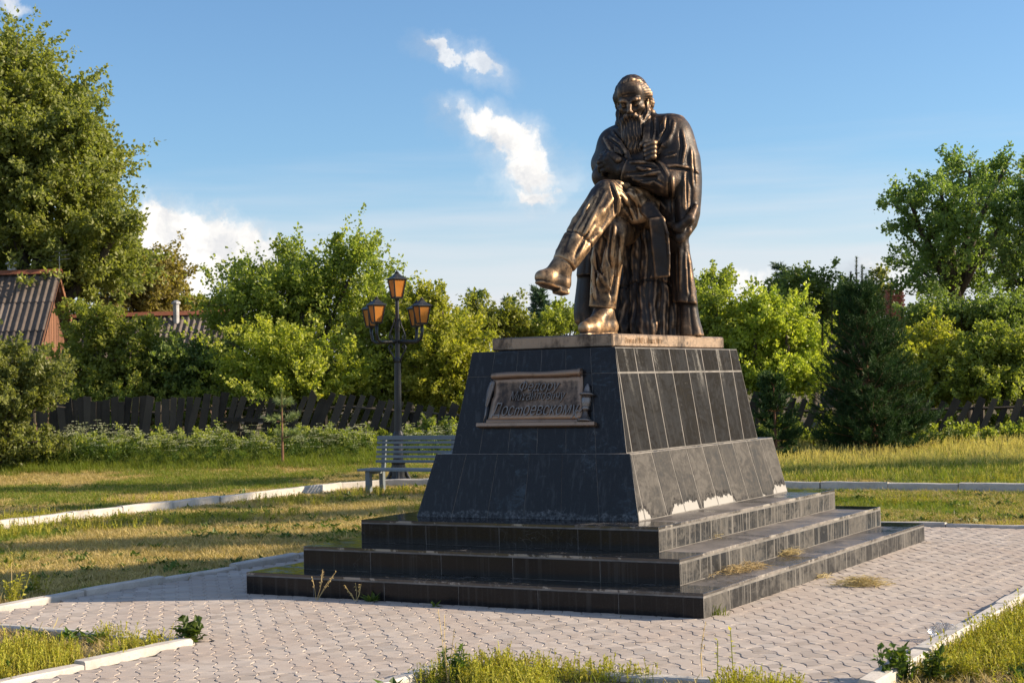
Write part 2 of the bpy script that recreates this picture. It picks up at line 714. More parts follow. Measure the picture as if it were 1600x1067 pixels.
# ---- joints
hipR, kneeR = V3(-0.03, 0.74, 3.20), on_y(955, 362, -0.02)
cuffR = on_y(942, 474, -0.05)
hipL, kneeL = V3(0.30, 0.74, 3.26), on_y(950, 308, -0.14)
cuffL = on_y(884, 408, -0.58)

# ---- trousers
sc = Sculpt(0.0085)
sc.cap(hipR, kneeR, 0.19, 0.15, k=0.06)
sc.cap(kneeR, cuffR, 0.148, 0.118, k=0.05)
sc.cap(hipL, kneeL, 0.20, 0.148, k=0.03)
sc.cap(kneeL, cuffL, 0.15, 0.118, k=0.05)
# square the cuffs off
dR = (cuffR - kneeR) / np.linalg.norm(cuffR - kneeR)
dL = (cuffL - kneeL) / np.linalg.norm(cuffL - kneeL)


def frame_z(d, side=VIEW):
    x = np.asarray(side, float) - d * (np.asarray(side) @ d)
    x /= np.linalg.norm(x)
    return np.array([x, np.cross(d, x), d])


FR, FL = frame_z(dR), frame_z(dL)
sc.rbox(cuffR + dR * 0.17, (0.3, 0.3, 0.13), FR, op='sub', k=0.012)
sc.rbox(cuffL + dL * 0.17, (0.3, 0.3, 0.13), FL, op='sub', k=0.012)
sc.cap(cuffR - dR * 0.02, cuffR + dR * 0.034, 0.122, 0.126, k=0.02)
sc.rbox(cuffR + dR * 0.165, (0.3, 0.3, 0.12), FR, op='sub', k=0.008)
sc.cap(cuffL + dL * 0.02, cuffL + dL * 0.2, 0.085, 0.085, op='sub', k=0.012)
sc.cap(cuffR + dR * 0.0, cuffR + dR * 0.2, 0.085, 0.085, op='sub', k=0.012)


def fold(a, b, ra, rb, path, rad, op='add', k=0.03, ref=VIEW):
    """Ridge or valley running over a limb; path = (t along limb, angle from the side facing the square)."""
    d = (b - a) / np.linalg.norm(b - a)
    Fm = frame_z(d, ref)
    pts = []
    for t, ph in path:
        rr = ra + (rb - ra) * t - 0.2 * rad
        pts.append(a + (b - a) * t + rr * (math.cos(R(ph)) * Fm[0] + math.sin(R(ph)) * Fm[1]))
    sc.chain(pts, [rad * (0.55 if i in (0, len(pts) - 1) else 1) for i in range(len(pts))], op, k)


# fan of folds on the crossed thigh, radiating from the knee
for p in ([(1.0, 70), (0.82, 62), (0.6, 48), (0.44, 20), (0.4, -20)],
          [(1.02, 40), (0.85, 22), (0.72, -5), (0.7, -40)],
          [(0.95, 95), (0.7, 92), (0.42, 78), (0.3, 45)],
          [(0.8, -35), (0.62, -55), (0.5, -80)]):
    fold(hipL, kneeL, 0.20, 0.148, p, 0.03)
for p in ([(0.93, 48), (0.74, 34), (0.58, 5), (0.55, -30)], [(0.86, 78), (0.62, 70), (0.42, 48), (0.36, 10)]):
    fold(hipL, kneeL, 0.20, 0.148, p, 0.026, op='sub', k=0.04)
# hanging bulge of cloth under the crossed thigh
sc.chain([on_y(1003, 318, 0.12), on_y(1004, 338, 0.12), on_y(990, 345, 0.06)], [0.05, 0.045, 0.03], k=0.05)
# long folds down the crossed shin
for p, rd in (([(0.0, -30), (0.3, -12), (0.6, 10)], 0.024), ([(0.05, 30), (0.35, 38), (0.75, 20)], 0.022), ([(0.1, -75), (0.5, -60), (0.9, -40)], 0.022), ([(0.05, 85), (0.5, 80), (0.95, 80)], 0.026)):
    fold(kneeL, cuffL, 0.15, 0.118, p, rd * .7, k=.045)
# standing shin
for p, rd in (([(0.0, -8), (0.35, 4), (0.7, 30), (0.98, 62)], 0.027), ([(0.1, 60), (0.4, 70), (0.9, 60)], 0.025),
              ([(0.05, -45), (0.4, -52), (0.95, -58)], 0.026), ([(0.25, 22), (0.5, 8), (0.8, -6)], 0.02)):
    fold(kneeR, cuffR, 0.148, 0.118, p, rd * .7, k=.045)
for p in ([(0.15, 20), (0.45, 32), (0.8, 50)], [(0.1, -25), (0.5, -30), (0.85, -35)]):
    fold(kneeR, cuffR, 0.148, 0.118, p, 0.024, op='sub', k=0.035)


def crease(x, sharp=.6):
    """Cloth profile: rounded crests between narrow valleys."""
    return np.abs(np.sin(x)) ** sharp - .62


def wr(Pn):
    best = np.full(len(Pn), 9.0)
    out = np.zeros(len(Pn))
    for a_, b_, nf, tw, amp in ((kneeL, cuffL, 2.5, 1.2, .015), (kneeR, cuffR, 2.5, 1.6, .016), (hipL, kneeL, 2.0, 4.5, .02)):
        d = b_ - a_
        L = np.linalg.norm(d)
        Fm = frame_z(d / L)
        t = np.clip((Pn - a_) @ d / L ** 2, 0, 1)
        q = Pn - a_ - t[:, None] * d
        r_ = np.linalg.norm(q, axis=1)
        ph = np.arctan2(q @ Fm[1], q @ Fm[0])
        fade = np.clip(t / .12, .25, 1) * np.clip((1 - t) / .12, 0, 1)
        v = amp * fade * crease(ph * nf + tw * t + .9 * np.sin(t * 6 + ph) + 1.0)
        if b_ is cuffL:
            v = v - .012 * np.exp(-((t - .69) / .014) ** 2)
        m_ = r_ < best
        out[m_] = -v[m_]
        best[m_] = r_[m_]
    return out + .002 * wob(Pn, 40, 4)
body = None


class Tooling:
    """Finds the modelled surface on a photo ray so creases can be tooled into it."""

    def __init__(self, s_, dis=None):
        from mathutils.bvhtree import BVHTree
        h0, s_.h = s_.h, .02
        me = s_.mesh('rough_cast', dis)
        s_.h = h0
        vs = [v.co.copy() for v in me.vertices]
        self.t = BVHTree.FromPolygons(vs, [tuple(q.vertices) for q in me.polygons])
        bpy.data.meshes.remove(me)
        self.s = s_

    def at(self, px, py, lift=0.0):
        d = ray_dir(px, py)
        hit = self.t.ray_cast(Vector(CAM), Vector(d))[0]
        return None if hit is None else np.array(hit) - d * lift

    def line(self, pts, rad, op, lift, k=.008):
        fine_ = []
        for a_, b_ in zip(pts[:-1], pts[1:]):
            n_ = max(2, int(np.hypot(b_[0] - a_[0], b_[1] - a_[1]) / 4))
            fine_ += [(a_[0] + (b_[0] - a_[0]) * i / n_, a_[1] + (b_[1] - a_[1]) * i / n_) for i in range(n_)]
        fine_.append(pts[-1])
        q = [self.at(px, py, lift) for px, py in fine_]
        m_ = len(q)
        for i in range(m_ - 1):
            if q[i] is None or q[i + 1] is None or np.linalg.norm(q[i + 1] - q[i]) > .12:
                continue
            f_ = lambda j: rad * (.35 + .65 * math.sin(math.pi * min(.5, 1.6 * min(j, m_ - 1 - j) / m_ + .02)))
            self.s.cap(q[i], q[i + 1], f_(i), f_(i + 1), op, k)

    def crease(self, pts, w=.016, side=(3, 1)):
        """A sharp valley with a proud lip beside it."""
        self.line([(px + side[0], py + side[1]) for px, py in pts], w * 1.05, 'add', -.004, .018)
        self.line(pts, w, 'sub', .004, .007)


tool = Tooling(sc)
for pts, w, sd_ in (
        ([(953, 285), (963, 311), (960, 340)], .016, (4, -1)),
        ([(957, 283), (986, 303), (1001, 330)], .017, (1, -4)),
        ([(966, 303), (977, 322), (989, 345)], .015, (4, -2)),
        ([(972, 293), (990, 318), (996, 342)], .013, (3, -2)),
        ([(944, 298), (925, 332), (906, 372)], .014, (4, 2)),
        ([(931, 308), (911, 344), (898, 366)], .012, (-3, -2)),
        ([(925, 352), (909, 380), (898, 402)], .012, (3, 2)),
        ([(957, 352), (951, 400), (956, 428)], .015, (4, 0)),
        ([(930, 388), (938, 424), (957, 452)], .016, (-3, 2)),
        ([(965, 366), (963, 414), (958, 460)], .013, (-4, 0)),
        ([(923, 418), (927, 468)], .013, (4, 0)),
        ([(944, 384), (941, 418), (947, 448)], .012, (3, 0))):
    tool.crease(pts, w, sd_)
trousers_sc, trousers_dis = sc, wr

# ---- coat (torso, sleeves, cape over the shoulders, skirts)
sc = Sculpt(0.0088)
pelvis = V3(0.12, 0.76, 3.2)
chest = V3(0.04, 0.52, 3.72)
sc.cap(pelvis, chest, 0.33, 0.33, k=0.08)
sc.ell(V3(0.02, 0.50, 3.80), (0.42, 0.27, 0.25), k=0.1)
shR, shL = on_y(962, 226, 0.44), on_y(1048, 211, 0.44)
sc.cap(shR, shL, 0.16, 0.19, k=0.1)
nape = on_y(1005, 196, 0.56)
sc.cap(nape, shL, 0.13, 0.16, k=0.09)
sc.cap(nape, shR, 0.13, 0.14, k=0.09)
# cape falling over the left arm, gathered and turned under at the lower edge
sc.drape([(190, 1032, 1064), (205, 1022, 1078), (222, 1021, 1088), (245, 1023, 1095), (270, 1030, 1098), (300, 1040, 1098), (335, 1043, 1095), (352, 1045, 1090), (366, 1048, 1080)], .05, .28, 6.0, .032, .10, .4, .07, A0=-.1, soft_top=True)
sc.chain([on_y(1044, 350, .20), on_y(1060, 356, .16), on_y(1078, 342, .18), on_y(1088, 322, .30)], [.022, .045, .045, .02], k=.02)
sc.chain([on_y(1046, 362, .26), on_y(1062, 372, .22), on_y(1076, 360, .26)], [.03, .05, .03], k=.025)
sc.chain([on_y(1050, 342, .17), on_y(1068, 330, .15), on_y(1086, 304, .22)], [.010, .018, .010], op='sub', k=.012)
# casting seam across the cape
sc.chain([on_y(1040, 262, .18), on_y(1058, 263, .15), on_y(1078, 266, .2), on_y(1092, 268, .33)], 0.015, op='sub', k=0.008)
# cape over the right arm
sc.drape([(208, 952, 985), (218, 946, 985), (232, 939, 982), (250, 934, 978), (285, 930, 974), (330, 930, 968)], .0, .20, 5.0, .022, .08, .9, .03, A0=.3)
sc.chain([on_y(944, 238, .22), on_y(954, 246, .17), on_y(964, 264, .17)], [.010, .016, .010], k=.012)
# left upper arm and forearm with a wide cuff
elbL, wriL = on_y(1040, 283, .22), on_y(979, 267, .09)
sc.cap(on_y(1050, 220, .4), elbL, .16, .14, k=0.06)
sc.cap(elbL, wriL, .132, .104, k=0.05)
dW = (wriL - elbL) / np.linalg.norm(wriL - elbL)
FW = frame_z(dW)
sc.rbox(wriL + dW * 0.16, (0.16, 0.16, 0.13), FW, op='sub', k=0.01)
for p in ([(1030, 270, .1), (1012, 268, .05), (996, 262, .02)], [(1034, 292, .12), (1014, 286, .06), (990, 280, .02)], [(1020, 256, .14), (1004, 256, .08), (986, 254, .03)]):
    sc.chain([on_y(*q) for q in p], [.014, .024, .014], k=0.03)
sc.chain([on_y(1026, 278, .08), on_y(1006, 276, .02), on_y(988, 272, .0)], [.012, .018, .01], op='sub', k=0.025)
# right forearm lies behind, rising to the left lapel
elbR, wriR = on_y(944, 276, .26), on_y(1008, 252, .25)
sc.cap(elbR, wriR, .12, .1, k=0.05)
# lapels and collar
nLp = V3(.35, -.9, .3)
sc.chain([on_y(1014, 182, .44), on_y(1019, 198, .27), on_y(1017, 218, .19), on_y(1009, 240, .16)], [.05, .078, .082, .02], k=.008, squash=nLp, s=.26)
sc.chain([on_y(1030, 184, .40), on_y(1040, 202, .26), on_y(1040, 220, .19), on_y(1026, 242, .15)], [.04, .07, .072, .02], k=.008, squash=V3(.5, -.8, .25), s=.26)
sc.chain([on_y(976, 196, .40), on_y(968, 212, .27), on_y(970, 230, .19), on_y(984, 248, .14)], [.045, .068, .068, .02], k=.008, squash=V3(.1, -.95, .3), s=.26)
sc.chain([on_y(960, 206, .34), on_y(952, 222, .24), on_y(953, 238, .2), on_y(966, 252, .17)], [.03, .05, .05, .02], k=.008, squash=V3(0, -.95, .3), s=.3)
sc.chain([on_y(1028, 190, .27), on_y(1030, 215, .18), on_y(1018, 240, .14)], [.012, .016, .012], op='sub', k=.012)
sc.chain([on_y(1017, 178, .46), on_y(1008, 180, .62), on_y(984, 186, .62), on_y(968, 192, .46)], [.05, .06, .06, .045], k=0.015)
# creases on the chest
for p in ([(954, 232, .24), (966, 244, .2), (976, 250, .18)], [(1040, 226, .22), (1028, 236, .2), (1018, 248, .2)]):
    sc.chain([on_y(*q) for q in p], [.012, .02, .012], k=0.02)
# front panel of the coat hanging beside the crossed thigh
strap = [on_y(1000, 312, .14), on_y(1013, 326, .10), on_y(1026, 345, .08), on_y(1032, 366, .08), on_y(1034, 398, .10), on_y(1034, 422, .12)]
nS = V3(.52, -.85, .1)
sc.chain(strap[:3], [.06, .068, .072], k=0.03, squash=nS, s=0.3)
dd = strap[5] - strap[2]
FS = frame_z(dd / np.linalg.norm(dd), nS)
sc.rbox((strap[2] + strap[5]) / 2 + V3(0, 0, -.02), (.028, .072, np.linalg.norm(dd) / 2 + .05), FS, rad=.014, k=.02)
for i in range(5):
    e = FS[1] * .062
    sc.cap(strap[i] - e + FS[0] * .02, strap[i + 1] - e + FS[0] * .02, .014, k=.012)
# coat spread behind the thigh, then hanging beside the stump
sc.chain([on_y(1046, 322, .42), on_y(1052, 360, .42), on_y(1060, 384, .46)], [.13, .13, .1], k=.06)
sc.drape([(372, 1050, 1072), (385, 1050, 1077), (410, 1050, 1082), (440, 1051, 1086), (480, 1053, 1091)], .02, .13, 5.0, .022, .05, .2, .02, y_ref=.48)
sc.rbox(on_y(1068, 492, .5) + V3(0, 0, -.06), (.3, .3, .17), frame_z(V3(-.1, -.05, -1)), op='sub', k=.015)
sc.drape([(455, 1060, 1088), (480, 1058, 1090), (505, 1057, 1095), (530, 1056, 1102)], .03, .13, 6.0, .02, .0, 1.1, .03, y_ref=.56)
sc.rbox(V3(.55, .6, ZT - .2), (.6, .6, .204), op='sub', k=.01)
# right skirt behind the standing leg: hem of the coat, longer lining below
sc.drape([(322, 926, 962), (360, 912, 945), (400, 903, 938), (432, 900, 936)], .0, .16, 4.0, .016, .05, .5, .03, y_ref=.2)
sc.drape([(425, 903, 936), (460, 899, 936), (488, 896, 938), (502, 898, 940), (512, 906, 940)], .02, .15, 3.0, .012, .0, .2, .02, y_ref=.2)
sc.rbox(V3(-.36, .2, ZT - .2), (.4, .5, .208), op='sub', k=.02)
tool = Tooling(sc)
for pts, w, sd_ in (
        ([(1019, 184), (1019, 202), (1017, 222)], .018, (4, 0)),
        ([(1043, 182), (1043, 202), (1032, 222), (1024, 238)], .020, (-4, 1)),
        ([(1050, 188), (1046, 206), (1036, 224)], .014, (4, 1)),
        ([(1062, 203), (1066, 229), (1061, 258)], .016, (4, 0)),
        ([(1040, 263), (1058, 263), (1076, 266), (1091, 273)], .013, (0, -3)),
        ([(1046, 276), (1048, 330)], .016, (4, 0)),
        ([(1073, 272), (1074, 326)], .014, (-4, 0)),
        ([(1083, 232), (1086, 290)], .013, (-4, 0)),
        ([(1040, 243), (1056, 238)], .013, (0, 3)),
        ([(941, 219), (950, 236), (960, 247)], .014, (3, -3)),
        ([(950, 216), (968, 230), (977, 246)], .016, (3, -3)),
        ([(960, 204), (975, 220), (984, 240)], .015, (-3, 2)),
        ([(938, 240), (936, 270)], .012, (4, 0)),
        ([(978, 272), (1004, 270), (1034, 264)], .014, (0, 4)),
        ([(984, 258), (1010, 258), (1028, 262)], .012, (0, -4)),
        ([(1000, 284), (1022, 280), (1036, 288)], .012, (0, 4)),
        ([(1018, 250), (1030, 258), (1040, 276)], .013, (4, -1)),
        ([(1012, 300), (1030, 306), (1040, 322)], .013, (0, 4)),
        ([(1000, 296), (1012, 312)], .012, (3, 0)),
        ([(1058, 388), (1060, 455)], .013, (4, 0)),
        ([(1074, 396), (1078, 462)], .013, (-4, 0))):
    tool.crease(pts, w, sd_)
coat_sc = sc


def coat_dis(Pn):
    z = Pn[:, 2]
    side = (Pn - np.array([.05, .3, 0])) @ np.array([.866, .5, 0])
    mid = np.clip((.34 - side) / .1, 0, 1) * np.clip((side + .16) / .1, 0, 1)
    f3 = crease(z * 13 + side * 10 + 1.2 * np.sin(side * 7 + z * 3), .9)
    return -.005 * mid * f3 + .0018 * wob(Pn, 34, 9)


# ---- head
HS = 1.86
HC = on_y(989, 160, .34)
yaw_h, pit_h = R(14), R(15)
fh = V3(math.sin(yaw_h) * math.cos(pit_h), -math.cos(yaw_h) * math.cos(pit_h), -math.sin(pit_h))
lh = V3(math.cos(yaw_h), math.sin(yaw_h), 0.0)
lh = lh + V3(0, 0, 0.05)
lh /= np.linalg.norm(lh)
lh = lh - fh * (lh @ fh)
lh /= np.linalg.norm(lh)
uh = np.cross(lh, fh) * -1
if uh[2] < 0:
    uh = -uh
MH = np.array([lh, fh, uh])       # world -> head axes (left, forward, up)


def hp(l, f, u_):
    return HC + HS * (l * lh + f * fh + u_ * uh)


def he(s, c, r_, op='add', k=.012):
    s.ell(hp(*c), np.array(r_) * HS, MH, op, k * HS)


def hc(s, pts, rad, op='add', k=.008):
    if not hasattr(rad, '__len__'):
        rad = [rad] * len(pts)
    s.chain([hp(*p) for p in pts], [q * HS for q in rad], op, k * HS)


sc = Sculpt(0.0062)
he(sc, (0, -.012, .045), (.075, .096, .082))
he(sc, (0, .052, .06), (.06, .042, .056), k=.03)
he(sc, (0, .036, -.035), (.055, .056, .085), k=.03)
he(sc, (0, .055, -.095), (.04, .035, .03), k=.03)
for s_ in (-1, 1):
    he(sc, (s_ * .046, .052, -.024), (.018, .024, .012), k=.03)
    hc(sc, [(s_ * .048, .078, .018), (s_ * .03, .093, .019), (s_ * .011, .094, .011)], [.009, .0115, .010], k=.012)
    he(sc, (s_ * .03, .1, -.004), (.018, .017, .011), op='sub', k=.012)
    he(sc, (s_ * .03, .079, -.003), (.0135, .0125, .012), k=.003)
    hc(sc, [(s_ * .044, .078, .001), (s_ * .03, .0905, .0055), (s_ * .016, .084, .001)], .0045, k=.004)
    hc(sc, [(s_ * .042, .076, -.009), (s_ * .03, .0865, -.0125), (s_ * .017, .081, -.008)], .0038, k=.005)
    hc(sc, [(s_ * .034, .088, -.022), (s_ * .018, .094, -.02)], .004, op='sub', k=.01)
    he(sc, (s_ * .0105, .106, -.040), (.008, .010, .0075), k=.006)
    hc(sc, [(s_ * .018, .1, -.038), (s_ * .034, .086, -.06)], .0035, op='sub', k=.01)
    # ear
    he(sc, (s_ * .079, -.005, -.012), (.011, .02, .034), k=.006)
    he(sc, (s_ * .088, .0, -.01), (.007, .011, .018), op='sub', k=.006)
hc(sc, [(0, .09, .012), (0, .103, -.008), (0, .119, -.034)], [.0085, .0105, .0125], k=.01)
hc(sc, [(-.004, .1, .03), (-.004, .098, .012)], .003, op='sub', k=.006)
hc(sc, [(.004, .1, .03), (.004, .098, .012)], .003, op='sub', k=.006)
for z_ in (.034, .047):
    hc(sc, [(-.03, .092, z_), (0, .098, z_ + .002), (.03, .092, z_)], .002, op='sub', k=.008)
he(sc, (0, .095, -.073), (.019, .011, .007), k=.006)
# neck and shirt front inside the coat
hc(sc, [(0, -.02, -.06), (0, -.075, -.17)], [.055, .07], k=.03)

# ---- hands
def finger(pts, r0, r1):
    n_ = len(pts)
    sc.chain(pts, [r0 + (r1 - r0) * i / (n_ - 1) for i in range(n_)], k=.008)


# left hand: back of the hand towards the square, fingers curling over the right arm
W0 = wriL - dW * .05
Kc = on_y(948, 254, .06)
sc.chain([W0, wriL + dW * .04], [.062, .058], k=.03)
px_ = [(947, 244), (944, 250), (944, 257), (947, 264)]
for i, (a_, b_) in enumerate(px_):
    kn = on_y(a_ + 5, b_, .045 + .01 * abs(i - 1))
    sc.cap(on_y(970, 256 + 4 * i, .09), kn, .044, .036, k=.03)
    L = (1.0, 1.1, 1.03, .85)[i]
    p1 = kn + V3(-.075, .0, -.012) * L
    p2 = p1 + V3(-.03, .065, -.03) * L
    p3 = p2 + V3(.02, .05, -.02) * L
    finger([kn, p1, p2, p3], .031 - .002 * abs(i - 1), .022)
    sc.ell(kn + V3(0.004, -.012, .008), (.024, .024, .022), k=.02)
th0 = on_y(966, 250, .04)
finger([th0, on_y(957, 243, .05), on_y(948, 240, .08), on_y(941, 242, .11)], .036, .024)
# right hand: fist closed on the lapel
Wr = wriR
pc = on_y(1019, 238, .20)
sc.chain([Wr, on_y(1014, 246, .22)], [.06, .058], k=.03)
sc.ell(pc, (.075, .06, .085), k=.03)
for i, yy in enumerate((225, 232, 239, 246)):
    ln = (1.0, 1.05, 1.0, .85)[i]
    k0 = on_y(1029 - i * .5, yy - 2, .20)
    k1 = on_y(1021, yy - 1, .10)
    k2 = on_y(1021 - 11 * ln, yy + 3.5, .10)
    k3 = on_y(1021 - 13 * ln, yy + 4, .15)
    finger([k0, k1, k2, k3], .029, .022)
    sc.ell(k1, (.027, .026, .027), k=.012)
finger([on_y(1022, 232, .24), on_y(1016, 222, .19), on_y(1009, 222, .15), on_y(1003, 226, .14)], .036, .026)
body_sc = sc
body_dis = lambda Pn: 0.0015 * wob(Pn, 60, 21)

body = sculpted('body', body_sc, BRONZE_DARK, statue, body_dis)


def clothing(name, s, mat, dis):
    o = sculpted(name, s, mat, body, dis)
    return o


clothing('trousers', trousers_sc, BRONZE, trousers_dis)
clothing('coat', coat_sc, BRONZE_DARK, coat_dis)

# ---- hair
sc = Sculpt(0.0065)
he(sc, (0, -.017, .047), (.082, .105, .092))
he(sc, (0, -.06, .0), (.079, .068, .085), k=.03)
he(sc, (0, .115, .008), (.057, .088, .062), op='sub', k=.008)
he(sc, (0, .135, -.06), (.12, .1, .09), op='sub', k=.012)
for s_ in (-1, 1):
    hc(sc, [(s_ * .068, .0, .07), (s_ * .081, -.01, .03), (s_ * .082, -.012, -.012)], [.010, .014, .011], k=.03)
    hc(sc, [(s_ * .05, -.06, .04), (s_ * .074, -.045, -.02), (s_ * .066, -.06, -.06)], [.02, .02, .012], k=.03)
# forelock swept across the top
hc(sc, [(.05, .03, .105), (.015, .055, .116), (-.02, .062, .108), (-.048, .05, .088)], [.006, .009, .008, .004], k=.02)


def hair_dis(Pn):
    q = (Pn - HC) @ MH.T / HS
    a = np.arctan2(q[:, 0], q[:, 2] - .02)
    e_ = q[:, 1]
    return HS * (0.0011 * np.sin(e_ * 190 + 9 * np.sin(a * 1.5) + a * 8) + 0.0008 * np.sin(a * 40 + e_ * 90))


sculpted('hair', sc, BRONZE_DARK, body, hair_dis)

# ---- beard and moustache
sc = Sculpt(0.0065)
for s_ in (-1, 1):
    hc(sc, [(s_ * .003, .112, -.052), (s_ * .02, .110, -.058), (s_ * .037, .098, -.076), (s_ * .046, .090, -.104), (s_ * .044, .086, -.128)], [.010, .014, .0145, .012, .006], k=.005)
    hc(sc, [(s_ * .074, .012, -.01), (s_ * .07, .026, -.05), (s_ * .060, .045, -.09), (s_ * .040, .062, -.13)], [.009, .018, .025, .030], k=.02)
he(sc, (0, .106, -.07), (.02, .012, .007), op='sub', k=.005)
# the long beard hangs straight down
bd = [hp(0, .078, -.098), hp(0, .078, -.098) + V3(.012, -.0, -.12), hp(0, .078, -.098) + V3(.02, -.0, -.25), hp(0, .078, -.098) + V3(.02, .01, -.345)]
sc.chain(bd, [.086, .105, .086, .03], k=.05, squash=fh * V3(1, 1, 0), s=.75)


def beard_dis(Pn):
    q = (Pn - HC) @ MH.T / HS
    z = Pn[:, 2]
    l = q[:, 0]
    w1 = np.sin(l * 330 + 2.6 * np.sin(z * 17 + l * 20) + 1.2 * np.sin(z * 41))
    w2 = np.sin(l * 610 + 3.0 * np.sin(z * 29 + 2) + q[:, 1] * 200)
    return HS * (.0014 * w1 + .0014 * w2) + .002 * wob(Pn, 70, 77)


sculpted('beard', sc, BRONZE_DARK, body, beard_dis)

# ---- shoes
def shoe(ank, heel, toe, sole_n, mat=BRONZE):
    global sc
    sc = Sculpt(0.008)
    ank, heel, toe, sole_n = map(np.asarray, (ank, heel, toe, sole_n))
    d = (toe - heel) / np.linalg.norm(toe - heel)
    ball = heel + (toe - heel) * .72
    side = np.cross(sole_n, d)
    sc.cap(ank, heel, .088, .078, k=.03)
    sc.cap(ank + d * .02, ball - sole_n * .005, .080, .072, k=.06)
    sc.cap(heel, ball, .074, .08, k=.03)
    sc.cap(ball, toe, .082, .062, k=.04)
    # sole with a separate heel block
    F_ = np.array([d, side, sole_n])
    mid = (ball + toe) / 2 - sole_n * .066
    cut = (heel + toe) / 2 - sole_n * .23
    sc.rbox(cut, (.5, .3, .16), F_, rad=.005, op='sub', k=.008)
    sc.chain([ball - sole_n * .062, toe - sole_n * .058], [.068, .054], k=.012, squash=sole_n, s=.3)
    sc.chain([heel - sole_n * .060, ball - sole_n * .062], [.064, .066], k=.012, squash=sole_n, s=.3)
    sc.rbox(heel - sole_n * .078, (.058, .062, .024), F_, rad=.014, k=.012)
    # upper: shaft creases and edge of the vamp
    for t, rr in ((.25, .012), (.42, .012)):
        c0 = ank + (ball - ank) * t + sole_n * .066
        sc.chain([c0 - side * .06 - sole_n * .03, c0, c0 + side * .06 - sole_n * .03], [.007, rr, .007], k=.014)
    return sculpted('shoe', sc, mat, body, lambda Pn: .002 * wob(Pn, 40, 31))


ankR = on_y(944, 489, -.06)
hlR = ankR + V3(.02, .07, ZT + .104 - ankR[2])
shoe(ankR, hlR, hlR + V3(-.035, -.44, -.018), V3(0, 0, 1))
ankL = cuffL + dL * .05
nL = -dL * .92 + V3(-.2, -.1, .28)
nL /= np.linalg.norm(nL)
hlL = on_y(878, 443, -.62)
toL = on_y(846, 433, -.82)
dF = (toL - hlL) / np.linalg.norm(toL - hlL)
nL = nL - dF * (nL @ dF)
nL /= np.linalg.norm(nL)
shoe(ankL, hlL, toL, nL)

# ---- base plate with engraved foundry mark
PX0, PX1, PY0, PY1 = -0.55, 0.63, -1.25, 1.18
ZP = 1.995
pm = MB().box((PX0, PY0, ZP), (PX1, PY1, ZT))
plate = pm.build('base_plate', BRONZE_PLATE, statue, bevel=.012)
place(plate)


def text_mesh(name, body_, size, extrude, shear=0.0, bevel=0.0, spacing=1.0, offset=0.0):
    cu = bpy.data.curves.new(name, 'FONT')
    cu.body = body_
    cu.size = size
    cu.extrude = extrude
    cu.shear = shear
    cu.offset = offset
    cu.bevel_depth = bevel
    cu.bevel_resolution = 1
    cu.resolution_u = 4
    cu.space_character = spacing
    cu.align_x = 'CENTER'
    to = bpy.data.objects.new(name, cu)
    COL.objects.link(to)
    dg = bpy.context.evaluated_depsgraph_get()
    dg.update()
    me = bpy.data.meshes.new_from_object(to.evaluated_get(dg))
    bpy.data.objects.remove(to)
    bpy.data.curves.remove(cu)
    me.name = name
    return me


def facing(me, M):
    me.transform(M)
    me.update()
    return me


mk = text_mesh('engraved_lettering', 'Отлита в ЛМЗ г. Минск 2001 г', .068, .002, shear=.12)
facing(mk, Matrix.Translation((PX1 + .001, -.93 + .30, ZP + .034)) @ Matrix(((0, 0, 1, 0), (1, 0, 0, 0), (0, 1, 0, 0), (0, 0, 0, 1))) @ Matrix.Diagonal((.8, 1, 1, 1)))
place(obj('engraved_lettering', mk, statue, BRONZE_DARK))
